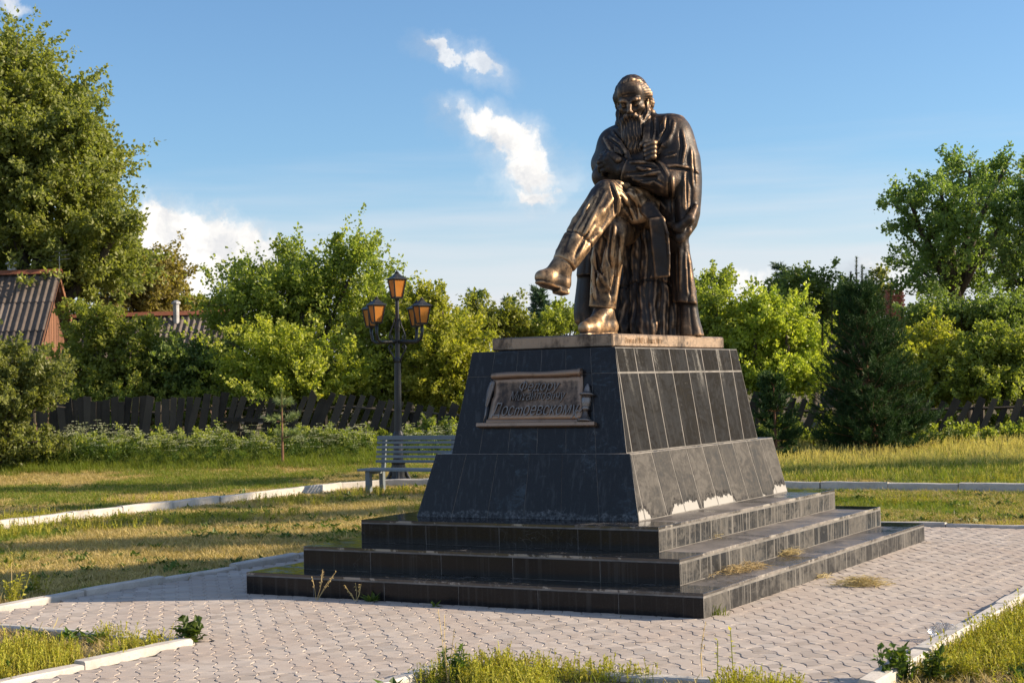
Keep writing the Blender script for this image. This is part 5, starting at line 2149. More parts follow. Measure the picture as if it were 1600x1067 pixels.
def leaf_mesh(name, P, U, Vv, size, rs, fold=.25, tint=None, mat=None):
    """Folded kite-shaped leaves. P base points, U tip directions, Vv side directions (n,3), size (n,)."""
    n_ = len(P)
    N_ = np.cross(U, Vv)
    L = size[:, None]
    w = L * .36
    a_ = P
    c_ = P + U * L
    m_ = P + U * L * .48
    b_ = m_ + Vv * w + N_ * L * fold * .5
    d_ = m_ - Vv * w + N_ * L * fold * .5
    V = np.stack([a_, b_, c_, d_], 1).reshape(-1, 3)
    i0 = np.arange(n_) * 4
    F = np.concatenate([np.stack([i0, i0 + 1, i0 + 2], 1), np.stack([i0, i0 + 2, i0 + 3], 1)])
    me = mesh_np(name, V, F)
    at_ = me.attributes.new('tint', 'FLOAT', 'POINT')
    if tint is None:
        tint = rs.rand(n_)
    at_.data.foreach_set('value', np.repeat(tint, 4).astype(np.float32))
    if mat:
        me.materials.append(mat)
    return me


def unit(a):
    return a / (np.linalg.norm(a, axis=-1, keepdims=True) + 1e-9)


def crown_leaves(name, lobes, rs, n_leaves, size, mat, spread=.22, up=.35, inner=.25, clump_leaves=26, droop=0.0, stray=.12, shoots=1.0, lpb=80, reach=1.0):
    """lobes: (centre, radii). Every lobe is filled with curved leafy branches that end in ragged sprays."""
    area = np.array([np.prod(r_) ** (2 / 3) for c_, r_ in lobes])
    share = area / area.sum()
    Ps, Us, Ts = [], [], []
    anchors = []
    for (c_, r_), s_ in zip(lobes, share):
        nb = max(5, int(n_leaves * s_ / lpb))
        d = unit(rs.randn(nb, 3) + np.array([0, 0, .15]))
        rad = rs.uniform(.62, 1.12, nb) + (rs.rand(nb) < stray * 1.4) * rs.uniform(.05, .42, nb) * shoots
        rad *= 1 + .15 * np.sin(d @ np.array([5., 3, 4]) + c_[0] * 3) + .12 * np.sin(d @ np.array([-4., 6, 7]) + c_[2] * 5)
        rad *= reach
        st = c_ + d * rs.uniform(.05, .5, nb)[:, None] * r_ - np.array([0, 0, .15]) * r_[2]
        tip = c_ + d * rad[:, None] * r_ + rs.randn(nb, 3) * spread * .4
        vec = tip - st
        L = np.linalg.norm(vec, axis=1)
        anchors.append(tip)
        # leaves sit in tufts along the branch
        nt_ = 6
        tk = .28 + .74 * (np.arange(nt_) + rs.rand(nb, nt_)) / nt_
        pick = rs.randint(0, nt_, (nb, lpb))
        t = np.take_along_axis(tk, pick, 1) + rs.randn(nb, lpb) * .05
        base = st[:, None] + vec[:, None] * t[..., None]
        base[..., 2] += (up * .45 - droop) * t * t * L[:, None]
        off = rs.randn(nb, nt_, 3) * spread * .42
        base = base + np.take_along_axis(off, pick[..., None], 1) * (1.25 - t)[..., None] + rs.randn(nb, lpb, 3) * (spread * (.44 - .24 * t))[..., None]
        u_ = unit(unit(vec)[:, None, :] * .5 + rs.randn(nb, lpb, 3) * .8 + np.array([0, 0, -.1]))
        Ps.append(base.reshape(-1, 3))
        Us.append(u_.reshape(-1, 3))
        ct = rs.rand(nb)
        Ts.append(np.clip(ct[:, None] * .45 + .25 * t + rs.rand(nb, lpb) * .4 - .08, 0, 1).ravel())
    P, U, T = np.concatenate(Ps), np.concatenate(Us), np.concatenate(Ts)
    side = unit(np.cross(U, unit(rs.randn(len(P), 3) + np.array([0, 0, .9]))))
    sz = size * rs.uniform(.55, 1.4, len(P))
    return leaf_mesh(name, P, U, side, sz, rs, tint=T, mat=mat), np.concatenate(anchors)


def limb(mb, a_, b_, r0, r1, rs, bend=.12, n_=5, sides=6):
    a_, b_ = np.asarray(a_, float), np.asarray(b_, float)
    L = np.linalg.norm(b_ - a_)
    off = rs.randn(3) * bend * L
    pts = [a_ + (b_ - a_) * t + off * math.sin(math.pi * t) * .5 + np.array([0, 0, bend * L * .5 * math.sin(math.pi * t)]) for t in np.linspace(0, 1, n_)]
    mb.tube(pts, list(np.linspace(r0, r1, n_)), sides)
    return pts


tree_no = [0]


def tree(name, label, cat, v, lobes_px, foot_px, n_leaves, size, mat, group=None, trunk_r=.12, depth_k=1.0, spread=.22, up=.35, inner=.25, droop=0.0,
         bark=None, twigs=.5, stray=.22, fork=.35, dv=.5, shoots=1.3):
    """Crown lobes are given as picture position and size at distance v; they become ellipsoids of real depth."""
    tree_no[0] += 1
    rs = np.random.RandomState(100 + tree_no[0])
    foot = on_ground(foot_px, v)
    root = tag(empty(name, tuple(foot)), label, cat, group)
    k_ = v / FPX
    lobes = []
    for i, (px, py, rx, ry) in enumerate(lobes_px):
        c_ = at(px, py, v + (rs.rand() - .5) * 2 * dv)
        ext = np.array([rx, rx * depth_k, ry]) * k_
        lobes.append((c_ - foot, np.array([abs(E1[0]) * ext[0] + abs(E2[0]) * ext[1], abs(E1[1]) * ext[0] + abs(E2[1]) * ext[1], ext[2]])))
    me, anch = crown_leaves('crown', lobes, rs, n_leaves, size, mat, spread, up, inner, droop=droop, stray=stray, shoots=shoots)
    # trunk, forking towards the lobes, then twigs towards the sprays
    mb = MB()
    cen = np.mean([c_ for c_, r_ in lobes], 0)
    fk = np.array([cen[0] * fork, cen[1] * fork, max(.4, cen[2] * fork)])
    limb(mb, (0, 0, -.2), fk, trunk_r, trunk_r * .8, rs, .04, 6, 8)
    for c_, r_ in lobes:
        pts = limb(mb, fk, c_, trunk_r * .55, trunk_r * .2, rs, .1)
        near = anch[np.argsort(np.linalg.norm(anch - c_, axis=1))]
        m_ = int(len(near) * twigs / len(lobes))
        for a_ in near[rs.permutation(len(near))[:min(m_, 16)]]:
            if np.linalg.norm((a_ - c_) / r_) < 1.4:
                st = pts[rs.randint(2, 5)]
                limb(mb, st, a_, trunk_r * .16, .006, rs, .1, 4, 4)
    mb.build('trunk', bark or BARK, root, smooth=True)
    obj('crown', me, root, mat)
    return root


# ------------------------------------------------------------------ trees and shrubs
GB = 'trees and shrubs in the gardens behind the fence'
tree('linden_tree', 'tall dense linden tree towering over the house at far left', 'tree', 49,
     [(10, 110, 62, 62), (62, 165, 62, 66), (110, 205, 46, 50), (30, 225, 85, 75), (118, 262, 66, 52), (160, 250, 26, 22), (70, 300, 80, 52), (150, 315, 42, 36), (172, 372, 40, 42), (96, 372, 52, 34),
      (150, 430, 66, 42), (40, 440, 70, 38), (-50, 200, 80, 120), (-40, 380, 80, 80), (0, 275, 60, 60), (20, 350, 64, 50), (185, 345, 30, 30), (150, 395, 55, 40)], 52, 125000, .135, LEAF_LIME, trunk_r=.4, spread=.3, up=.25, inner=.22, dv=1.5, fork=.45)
tree('maple_tree', 'yellowish tree standing right behind the tall linden', 'tree', 58,
     [(222, 430, 44, 44), (250, 445, 30, 34), (206, 466, 55, 36), (250, 480, 32, 24)], 215, 20000, .14, LEAF_GOLD, trunk_r=.25, spread=.3, dv=.6)
tree('willow_bush', 'olive green willow bush at the left picture edge in front of the fence', 'bush', 34,
     [(8, 566, 46, 34), (46, 586, 38, 32), (20, 612, 58, 40), (58, 615, 30, 32), (-20, 665, 55, 45), (20, 668, 26, 34), (-40, 560, 50, 60), (10, 705, 52, 30), (58, 690, 30, 24), (-30, 705, 50, 40)], 0, 32000, .085, LEAF_OLIVE, trunk_r=.07, spread=.16, inner=.2, fork=.2)
tree('apple_tree', 'apple tree in front of the ochre gabled house', 'tree', 41.5, [(150, 512, 40, 34), (205, 545, 52, 40), (130, 566, 36, 46), (120, 480, 14, 22), (205, 600, 62, 36), (235, 505, 18, 16), (140, 612, 45, 26)], 165, 24000, .095, LEAF_MID, GB, .12, spread=.2)
tree('apple_tree', 'dark apple tree between the two grey roofs', 'tree', 42, [(300, 560, 62, 36), (270, 590, 52, 36), (340, 585, 60, 42), (310, 615, 70, 22)], 300, 20000, .095, LEAF_DARK, GB, .12, spread=.2)
tree('shrub', 'small round tree above the long grey roof', 'tree', 60, [(312, 478, 28, 16), (296, 482, 18, 12), (335, 484, 20, 12)], 312, 3500, .13, LEAF_MID, GB, .1, spread=.22)
tree('pear_tree', 'tall leafy pear tree with two shoots left of the lamp', 'tree', 42.5,
     [(455, 392, 12, 26), (452, 420, 26, 22), (380, 430, 24, 18), (400, 455, 40, 32), (470, 450, 50, 40), (536, 405, 26, 20), (522, 388, 10, 14), (566, 400, 18, 24), (545, 440, 50, 44), (430, 490, 62, 40), (510, 500, 66, 48), (370, 500, 40, 36), (580, 470, 26, 28)],
     480, 38000, .095, LEAF_MID, GB, .15, spread=.24, up=.6, inner=.3, stray=.5, shoots=1.7)
tree('apple_tree', 'broad bright apple tree behind the middle of the left fence', 'tree', 40.2, [(450, 560, 72, 50), (520, 575, 62, 46), (400, 580, 50, 42), (470, 610, 90, 26), (545, 610, 50, 24), (430, 535, 40, 28)], 465, 42000, .085, LEAF_BRIGHT, GB, .13, spread=.17)
tree('apple_tree', 'apple tree directly behind the street lamp', 'tree', 41, [(600, 520, 46, 48), (580, 580, 50, 42), (630, 490, 26, 30), (625, 455, 14, 20), (640, 560, 46, 52), (600, 620, 60, 26)], 605, 30000, .088, LEAF_MID, GB, .13, spread=.18, up=.5)
tree('apple_tree', 'yellow green apple tree between the lamp and the pedestal', 'tree', 40, [(690, 545, 52, 52), (660, 500, 34, 36), (670, 465, 20, 26), (690, 480, 18, 20), (722, 575, 46, 46), (670, 600, 50, 36), (710, 520, 36, 28), (730, 620, 50, 26)], 690, 34000, .088, LEAF_BRIGHT, GB, .13, spread=.17, up=.5)
tree('birch_tree', 'loose young trees above the left edge of the pedestal', 'tree', 52, [(745, 500, 26, 22), (765, 510, 30, 24), (742, 474, 12, 14), (795, 510, 30, 20), (800, 490, 14, 16), (730, 520, 40, 20)], 760, 12000, .10, LEAF_MID, GB, .1, spread=.22, up=.8, stray=.25)
tree('birch_tree', 'small leafy trees just left of the statue boots', 'tree', 53, [(868, 512, 28, 18), (880, 495, 14, 14), (900, 512, 24, 16), (840, 518, 30, 16), (874, 482, 6, 10), (898, 492, 6, 10)], 870, 9000, .10, LEAF_MID, GB, .1, spread=.22, up=.8, stray=.25)
# right of the monument
tree('apple_tree', 'apple tree peeping out behind the right of the stump', 'tree', 38, [(1112, 450, 30, 28), (1120, 490, 38, 38), (1150, 520, 46, 46), (1140, 560, 56, 36), (1180, 550, 40, 40), (1100, 530, 40, 50)], 1140, 30000, .085, LEAF_MID, GB, .13, spread=.18)
tree('apple_tree', 'bright sunlit apple tree left of the dark pine', 'tree', 37, [(1215, 490, 36, 36), (1200, 530, 52, 46), (1250, 540, 38, 44), (1230, 590, 56, 30), (1170, 590, 40, 26), (1190, 480, 22, 22), (1260, 585, 30, 30)], 1215, 36000, .08, LEAF_BRIGHT, GB, .13, spread=.17)
tree('plum_tree', 'airy dark plum tree behind the left of the pine', 'tree', 46, [(1258, 444, 38, 22), (1290, 470, 36, 28), (1240, 470, 40, 24), (1310, 500, 40, 40), (1210, 462, 20, 14), (1330, 470, 30, 26)], 1270, 13000, .10, LEAF_DARK, GB, .13, spread=.24, up=.5, stray=.25, inner=.15)
tree('elm_tree', 'tall airy elm tree rising against the sky at right', 'tree', 45,
     [(1515, 268, 36, 30), (1575, 255, 24, 22), (1540, 300, 50, 30), (1470, 300, 46, 24), (1420, 308, 36, 13), (1392, 312, 20, 8), (1450, 345, 50, 22), (1520, 355, 60, 40), (1410, 362, 22, 8), (1430, 415, 30, 20), (1480, 405, 52, 30), (1560, 400, 50, 40), (1440, 445, 34, 18), (1500, 450, 60, 24), (1585, 330, 34, 40)],
     1516, 30000, .10, LEAF_DARK, None, .22, spread=.26, up=.45, inner=.3, stray=.35, dv=1.4, fork=.62, twigs=.8)
tree('elm_tree', 'dark tree cut by the right picture edge beside the elm', 'tree', 43, [(1606, 330, 26, 56), (1600, 420, 36, 50), (1625, 380, 50, 90), (1640, 280, 40, 50)], 1620, 11000, .10, LEAF_DARK, None, .2, spread=.25, inner=.2)
tree('lilac_bush', 'dark green lilac bush under the tall elm', 'bush', 40.5, [(1480, 492, 56, 26), (1540, 490, 60, 28), (1440, 505, 30, 24), (1590, 500, 40, 36), (1560, 520, 60, 26)], 1510, 26000, .085, LEAF_DARK, GB, .1, spread=.17)
tree('currant_bush', 'sunlit yellow green bush right of the pine', 'bush', 37.5, [(1440, 545, 40, 40), (1470, 575, 52, 42), (1420, 590, 40, 40), (1490, 545, 30, 30), (1450, 620, 60, 24)], 1455, 30000, .08, LEAF_BRIGHT, GB, .1, spread=.16)
tree('currant_bush', 'sunlit bush at the right picture edge above the picket fence', 'bush', 36.8, [(1545, 535, 34, 30), (1530, 580, 56, 44), (1585, 575, 44, 46), (1560, 610, 70, 26), (1620, 560, 40, 60), (1555, 512, 16, 14)], 1560, 32000, .08, LEAF_MID, GB, .1, spread=.16)
tree('birch_tree', 'slim birch behind the top of the pine', 'tree', 60, [(1374, 430, 9, 16), (1380, 455, 15, 20), (1385, 485, 18, 20)], 1380, 3000, .12, LEAF_OLIVE, None, .08, spread=.22, droop=.6)
# trees off to the right whose long evening shadows lie across the lawn
for i, (x, y, h_, r_) in enumerate(((10.2, 14.7, 10.2, 1.1), (12.0, 11.4, 10.6, .85), (9.9, 18.1, 12.6, 1.3), (8.3, 22.6, 13.6, 1.6), (18.6, 26.9, 12.4, 1.2))):
    tree_no[0] += 1
    rs = np.random.RandomState(300 + i)
    root = tag(empty('roadside_tree', (x, y, float(ground_z(x, y)))), ('slim roadside tree nearest the picture edge', 'thinnest roadside tree, closest to the paved square', 'roadside tree beyond the outer kerb', 'roadside tree with the widest crown', 'roadside tree standing farthest from the square')[i], 'tree', 'roadside trees right of the square')
    lob = [(np.array([rs.randn() * .3, rs.randn() * .3, h_ * f_]), np.array([r_, r_, h_ * .08]) * s_) for f_, s_ in ((.74, .9), (.84, 1.0), (.93, .6))]
    me, anch = crown_leaves('crown', lob, rs, 6000, .12, LEAF_MID, .25)
    mb = MB()
    limb(mb, (0, 0, -.2), (0, 0, h_ * .8), .12, .05, rs, .03)
    mb.build('trunk', BARK, root, smooth=True)
    obj('crown', me, root, LEAF_MID)


# ------------------------------------------------------------------ conifers
def needle_spray(P, U, rs, per, ln, spread_a=.55, fwd=.9):
    """Needles fanning from shoots. P,U (n,3): shoot base and vector."""
    n_ = len(P)
    t = rs.rand(n_, per)
    base = P[:, None] + U[:, None] * t[..., None]
    d = unit(U)[:, None] * fwd + rs.randn(n_, per, 3) * spread_a
    return base.reshape(-1, 3), unit(d).reshape(-1, 3), np.full(n_ * per, ln)


def conifer(name, label, v, foot_px, top_px, half_px, mat, bark, whorls, n_br, per, ln, rise=.45, shoot=.22, leaders=(), group=None, low=.05, power=.85, cat='tree', width=.16):
    tree_no[0] += 1
    rs = np.random.RandomState(500 + tree_no[0])
    foot = on_ground(foot_px, v)
    top = at(*top_px, v) - foot
    root = tag(empty(name, tuple(foot)), label, cat, group)
    H = top[2]
    half = half_px * v / FPX
    mb = MB()
    mb.tube([(0, 0, -.2), (top[0] * .5, top[1] * .5, H * .5), tuple(top)], [.035 * half + .02, .02 * half + .014, .008], 7)
    P, U, LP_, LU_ = [], [], [], []
    for w in range(whorls):
        f_ = low + (1 - low) * (w + .3 * rs.rand()) / whorls
        R_ = half * (1 - f_) ** power * rs.uniform(.85, 1.12)
        c_ = np.array([top[0] * f_, top[1] * f_, H * f_])
        for q in range(n_br):
            a_ = rs.rand() * 6.283
            d = np.array([math.cos(a_), math.sin(a_), 0])
            r_ = R_ * rs.uniform(.7, 1.1)
            rz_ = rise * (.12 + .95 * f_)
            tip = c_ + d * r_ + np.array([0, 0, rz_ * r_])
            mid = c_ + d * r_ * .5 + np.array([0, 0, rz_ * r_ * .3])
            mb.tube([c_, mid, tip], [.012 * (1 - f_) + .006, .008, .004], 4)
            ns = max(4, int(r_ / shoot * 3.2))
            for s_ in range(ns):
                t = .25 + .75 * (s_ + rs.rand()) / ns
                b_ = c_ + (mid - c_) * min(1, 2 * t) + (tip - mid) * max(0, 2 * t - 1)
                side = np.array([-d[1], d[0], 0]) * rs.choice([-1, 1]) * rs.uniform(.3, 1.0)
                u_ = unit(d * .8 + side + np.array([0, 0, rise + .9 * rs.rand()])) * shoot * rs.uniform(.6, 1.3)
                P.append(b_)
                U.append(u_)
    for px, py0, py1 in leaders:
        a_, b_ = at(px, py0, v) - foot, at(px, py1, v) - foot
        mb.tube([a_, b_], [.014, .006], 5)
        for t in np.linspace(0, .95, 14):
            LP_.append(a_ + (b_ - a_) * t)
            LU_.append((b_ - a_) / 14)
    mb.build('trunk', bark, root)
    B, D, L = needle_spray(np.array(P), np.array(U), rs, per, ln)
    if LP_:
        b2, d2, l2 = needle_spray(np.array(LP_), np.array(LU_), rs, per * 2, ln * .55, .45, 1.0)
        B, D, L = np.concatenate([B, b2]), np.concatenate([D, d2]), np.concatenate([L, l2])
    side = unit(np.cross(D, rs.randn(len(D), 3)))
    L = L * rs.uniform(.7, 1.2, len(L))
    n_ = len(B)
    w_ = (L * width * .5)[:, None]
    V = np.stack([B - side * w_, B + side * w_, B + D * L[:, None]], 1).reshape(-1, 3)
    me = mesh_np('crown', V, np.arange(3 * n_).reshape(-1, 3))
    at_ = me.attributes.new('tint', 'FLOAT', 'POINT')
    at_.data.foreach_set('value', np.repeat(np.clip(rs.rand(n_) * .6 + np.repeat(rs.rand(n_ // per + 1), per)[:n_] * .4, 0, 1), 3).astype(np.float32))
    obj('crown', me, root, mat)
    return root


conifer('pine_tree', 'dark bushy pine with upright candle shoots in front of the right fence', 32, 1366, (1341, 455), 104, NEEDLE, PINEBARK, 26, 12, 40, .115, rise=.62, shoot=.30,
        leaders=((1338, 480, 404), (1347, 480, 418), (1329, 485, 428), (1353, 485, 434), (1300, 520, 458), (1392, 510, 448), (1312, 510, 470), (1372, 500, 462), (1285, 540, 495), (1410, 530, 485)), power=.72, low=.03, width=.11)
conifer('pine_tree', 'low dark pine sapling at the back right corner of the pedestal', 31, 1210, (1208, 590), 40, NEEDLE, PINEBARK, 9, 8, 26, .12, rise=.5, shoot=.22, power=.6, width=.2)
conifer('pine_sapling', 'thin young pine with a bare stem in front of the left fence', 33.5, 439, (440, 612), 30, NEEDLE_YOUNG, PINEBARK, 3, 5, 34, .12, rise=.35, shoot=.16, power=.42, low=.36, width=.09,
        leaders=((440, 645, 610),))
conifer('spruce_tree', 'pointed spruce tip in the sky gap left of the statue', 58, 842, (842, 452), 26, NEEDLE_SPRUCE, BARK, 20, 8, 16, .16, rise=.15, shoot=.3, power=.8, low=.2, width=.3, group=None)
conifer('spruce_tree', 'slim spruce top left of the statue, nearest to the pedestal edge', 56, 744, (744, 455), 14, NEEDLE_SPRUCE, BARK, 16, 6, 14, .14, rise=.1, shoot=.25, power=.9, low=.3, width=.3)
conifer('spruce_tree', 'thin spruce top between two leafy trees above the pedestal', 57, 797, (797, 465), 16, NEEDLE_SPRUCE, BARK, 16, 6, 14, .14, rise=.1, shoot=.25, power=.9, low=.3, width=.3)
conifer('spruce_tree', 'small dark spruce top above the bright apple tree right of the statue', 50, 1219, (1219, 412), 17, NEEDLE_SPRUCE, BARK, 16, 6, 14, .15, rise=.05, shoot=.25, power=.9, low=.3, width=.3)

# far-off woodland closing the horizon behind the gardens
rs = np.random.RandomState(77)
lob = []
for px in range(-900, 2600, 26):
    v = 72 + rs.rand() * 10
    hgt = rs.uniform(2.6, 4.6)
    g_ = on_ground(px, v)
    lob.append((g_ + np.array([0, 0, hgt * .5]), np.array([1.5, 1.5, hgt * .55])))
me, _ = crown_leaves('woodland', lob, rs, 60000, .22, LEAF_MID, .4)
tag(obj('woodland', me, None, LEAF_MID), kind='stuff')

# shady undergrowth at the foot of the fences
rs = np.random.RandomState(78)
lob = []
for px in np.arange(-10, 780, 9):
    v = 36.0 + rs.rand() * 1.2
    g_ = on_ground(px, v)
    h_ = rs.uniform(.25, .5)
    lob.append((g_ + np.array([0, 0, h_ * .5]), np.array([.3, .3, h_ * .6])))
for px in np.arange(1160, 1680, 9):
    v = 33.0 + rs.rand() * 1.0
    g_ = on_ground(px, v)
    h_ = rs.uniform(.2, .5) * (1.4 if 1180 < px < 1290 else 1)
    lob.append((g_ + np.array([0, 0, h_ * .5]), np.array([.3, .3, h_ * .6])))
for px in np.arange(-20, 790, 11):            # currants and nettles behind the boards
    v = 39.6 + rs.rand() * .8
    g_ = on_ground(px, v)
    h_ = rs.uniform(.9, 1.5)
    lob.append((g_ + np.array([0, 0, h_ * .5]), np.array([.4, .4, h_ * .55])))
for px in np.arange(1150, 1680, 12):
    v = 36.0 + rs.rand() * .6
    g_ = on_ground(px, v)
    h_ = rs.uniform(.35, .75) * (1.6 if px < 1300 else 1)
    lob.append((g_ + np.array([0, 0, h_ * .5]), np.array([.35, .35, h_ * .55])))
me, _ = crown_leaves('undergrowth', lob, rs, 80000, .075, LEAF_MID, .12, up=.8)
tag(obj('undergrowth', me, None, LEAF_MID), kind='stuff')
# ------------------------------------------------------------------ grass and herbs (uncountable: instanced stuff)
GRASS_GREEN = leaf_material('grass_green', (.055, .080, .012), (.135, .165, .024), (.27, .225, .05), .45, .6, 1.6)
GRASS_DRY = leaf_material('grass_dry', (.20, .155, .06), (.35, .275, .115), (.47, .38, .19), .25, .8, 1.6)
GRASS_TALL = leaf_material('grass_tall', (.105, .13, .028), (.25, .245, .07), (.42, .36, .16), .4, .7, 1.6)
HERB = leaf_material('herb_leaves', (.035, .065, .012), (.085, .13, .024), (.17, .18, .04), .35, .5, 1.35)
KNOT = leaf_material('knotweed_leaves', (.13, .14, .02), (.30, .28, .04), (.42, .33, .07), .35, .6, 1.6)
UMBEL = leaf_material('umbel_flowers', (.24, .27, .15), (.42, .43, .31), (.50, .50, .39), .2, .8, 1.35)
STRAW = leaf_material('straw', (.30, .22, .10), (.46, .36, .17), (.55, .45, .25), .15, .8, 1.35)


class Blades:
    """Collects thin bent strips and little leaves for one tuft."""

    def __init__(self, seed):
        self.rs = np.random.RandomState(seed)
        self.v, self.f, self.t = [], [], []

    def blade(self, base, az, ln, w, lean, curl=.5, tint=None):
        d = np.array([math.cos(az), math.sin(az), 0])
        s = np.array([-d[1], d[0], 0])
        b = len(self.v)
        tt = self.rs.rand() if tint is None else tint
        for t in (0, .45, .8):
            p = np.asarray(base) + d * ln * (lean * t + curl * t * t * lean) + np.array([0, 0, ln * t * (1 - .35 * lean * t)])
            ww = w * (1 - .55 * t)
            self.v += [p - s * ww, p + s * ww]
        self.v.append(np.asarray(base) + d * ln * (lean + curl * lean) + np.array([0, 0, ln * (1 - .35 * lean)]))
        self.f += [(b, b + 1, b + 3, b + 2), (b + 2, b + 3, b + 5, b + 4), (b + 4, b + 5, b + 6)]
        self.t += [tt] * 7

    def leaf(self, p, u_, ln, w, tint=None):
        p, u_ = np.asarray(p, float), np.asarray(u_, float)
        u_ = u_ / np.linalg.norm(u_)
        s = np.cross(u_, [0, 0, 1.0] + self.rs.randn(3) * .3)
        s /= np.linalg.norm(s) + 1e-9
        n_ = np.cross(s, u_)
        b = len(self.v)
        self.v += [p, p + u_ * ln * .4 + s * w + n_ * w * .3, p + u_ * ln - n_ * ln * .12, p + u_ * ln * .4 - s * w + n_ * w * .3]
        self.f += [(b, b + 1, b + 2), (b, b + 2, b + 3)]
        self.t += [self.rs.rand() if tint is None else tint] * 4

    def stem(self, pts, r_=.002, tint=.3):
        for i in range(len(pts) - 1):
            a_, c_ = np.asarray(pts[i], float), np.asarray(pts[i + 1], float)
            d = c_ - a_
            s = np.cross(d, [0, 0, 1.0])
            if np.linalg.norm(s) < 1e-6:
                s = np.array([1.0, 0, 0])
            s = s / np.linalg.norm(s) * r_
            q = np.cross(s, d / (np.linalg.norm(d) + 1e-9))
            b = len(self.v)
            for p in (a_, c_):
                self.v += [p + s, p - s * .5 + q * .87, p - s * .5 - q * .87]
            self.f += [(b, b + 1, b + 4, b + 3), (b + 1, b + 2, b + 5, b + 4), (b + 2, b, b + 3, b + 5)]
            self.t += [tint] * 6

    def mesh(self, name, mat):
        me = bpy.data.meshes.new(name)
        me.from_pydata([tuple(p) for p in self.v], [], self.f)
        at_ = me.attributes.new('tint', 'FLOAT', 'POINT')
        at_.data.foreach_set('value', np.array(self.t, np.float32))
        me.materials.append(mat)
        me.update()
        return me


def tuft_grass(seed, n_, h, w, lean, r_, heads=0):
    B = Blades(seed)
    rs = B.rs
    for _ in range(n_):
        a_ = rs.rand() * 6.283
        p = np.array([rs.randn() * r_, rs.randn() * r_, 0])
        B.blade(p, a_, h * rs.uniform(.5, 1.15), w, lean * rs.uniform(.3, 1.4), .5)
    for _ in range(heads):
        a_, L = rs.rand() * 6.283, h * rs.uniform(1.15, 1.6)
        p0 = np.array([rs.randn() * r_, rs.randn() * r_, 0])
        tip = p0 + np.array([math.cos(a_) * .16 * L, math.sin(a_) * .16 * L, L])
        mid = (p0 + tip) / 2 + np.array([0, 0, .04 * L])
        B.stem([p0, mid, tip], .0022, .97)
        for q in range(7):
            b_ = mid + (tip - mid) * (.45 + .09 * q)
            B.leaf(b_, (tip - mid) / np.linalg.norm(tip - mid) + rs.randn(3) * .3, .045, .007, .99)
    return B


def tuft_rosette(seed, n_, L, w):
    B = Blades(seed)
    rs = B.rs
    for i in range(n_):
        a_ = i * 2.4 + rs.rand() * .6
        el_ = rs.uniform(.25, 1.1)
        B.leaf((math.cos(a_) * L * .12, math.sin(a_) * L * .12, .01), (math.cos(a_) * math.cos(el_), math.sin(a_) * math.cos(el_), math.sin(el_)), L * rs.uniform(.5, 1.2), w * rs.uniform(.9, 1.5))
    return B


def tuft_knot(seed, stems, h, leafn=9, ls=.022):
    """Branching little upright stalks with small leaves."""
    B = Blades(seed)
    rs = B.rs
    for _ in range(stems):
        a_ = rs.rand() * 6.283
        L = h * rs.uniform(.5, 1.15)
        p0 = np.array([rs.randn() * .03, rs.randn() * .03, 0])
        tip = p0 + np.array([math.cos(a_) * L * rs.uniform(.05, .4), math.sin(a_) * L * rs.uniform(.05, .4), L])
        B.stem([p0, (p0 + tip) / 2 + rs.randn(3) * .006, tip], .0022, .75)
        for q in range(leafn):
            t = .2 + .8 * (q + rs.rand()) / leafn
            B.leaf(p0 + (tip - p0) * t, rs.randn(3) * .8 + np.array([0, 0, .7]), ls * rs.uniform(.7, 1.5), ls * .28)
    return B


def tuft_umbel(seed, h):
    B = Blades(seed)
    rs = B.rs
    heads = []
    for _ in range(5):
        a_ = rs.rand() * 6.283
        L = h * rs.uniform(.65, 1.1)
        p0 = np.array([rs.randn() * .06, rs.randn() * .06, 0])
        k1 = p0 + np.array([rs.randn() * .04, rs.randn() * .04, L * .6])
        B.stem([p0, k1], .004, .4)
        for _b in range(3):
            tip = k1 + np.array([rs.randn() * .11, rs.randn() * .11, L * rs.uniform(.22, .45)])
            B.stem([k1, tip], .0025, .4)
            heads.append(tip)
        for q in range(13):
            t = rs.rand() * .8
            d = rs.randn(3) + np.array([0, 0, .3])
            d /= np.linalg.norm(d)
            c_ = p0 + (k1 - p0) * t
            for z in range(5):
                B.leaf(c_ + d * .05 * z, d + rs.randn(3) * .7, .085, .02)
    F_ = Blades(seed + 1)
    for hd in heads:
        r_ = F_.rs.uniform(.05, .095)
        for q in range(16):
            a_, rr = F_.rs.rand() * 6.283, r_ * math.sqrt(F_.rs.rand())
            p = hd + np.array([math.cos(a_) * rr, math.sin(a_) * rr, .02 - rr * .25])
            F_.leaf(p, (math.cos(a_), math.sin(a_), .15), .034, .015)
    return B, F_


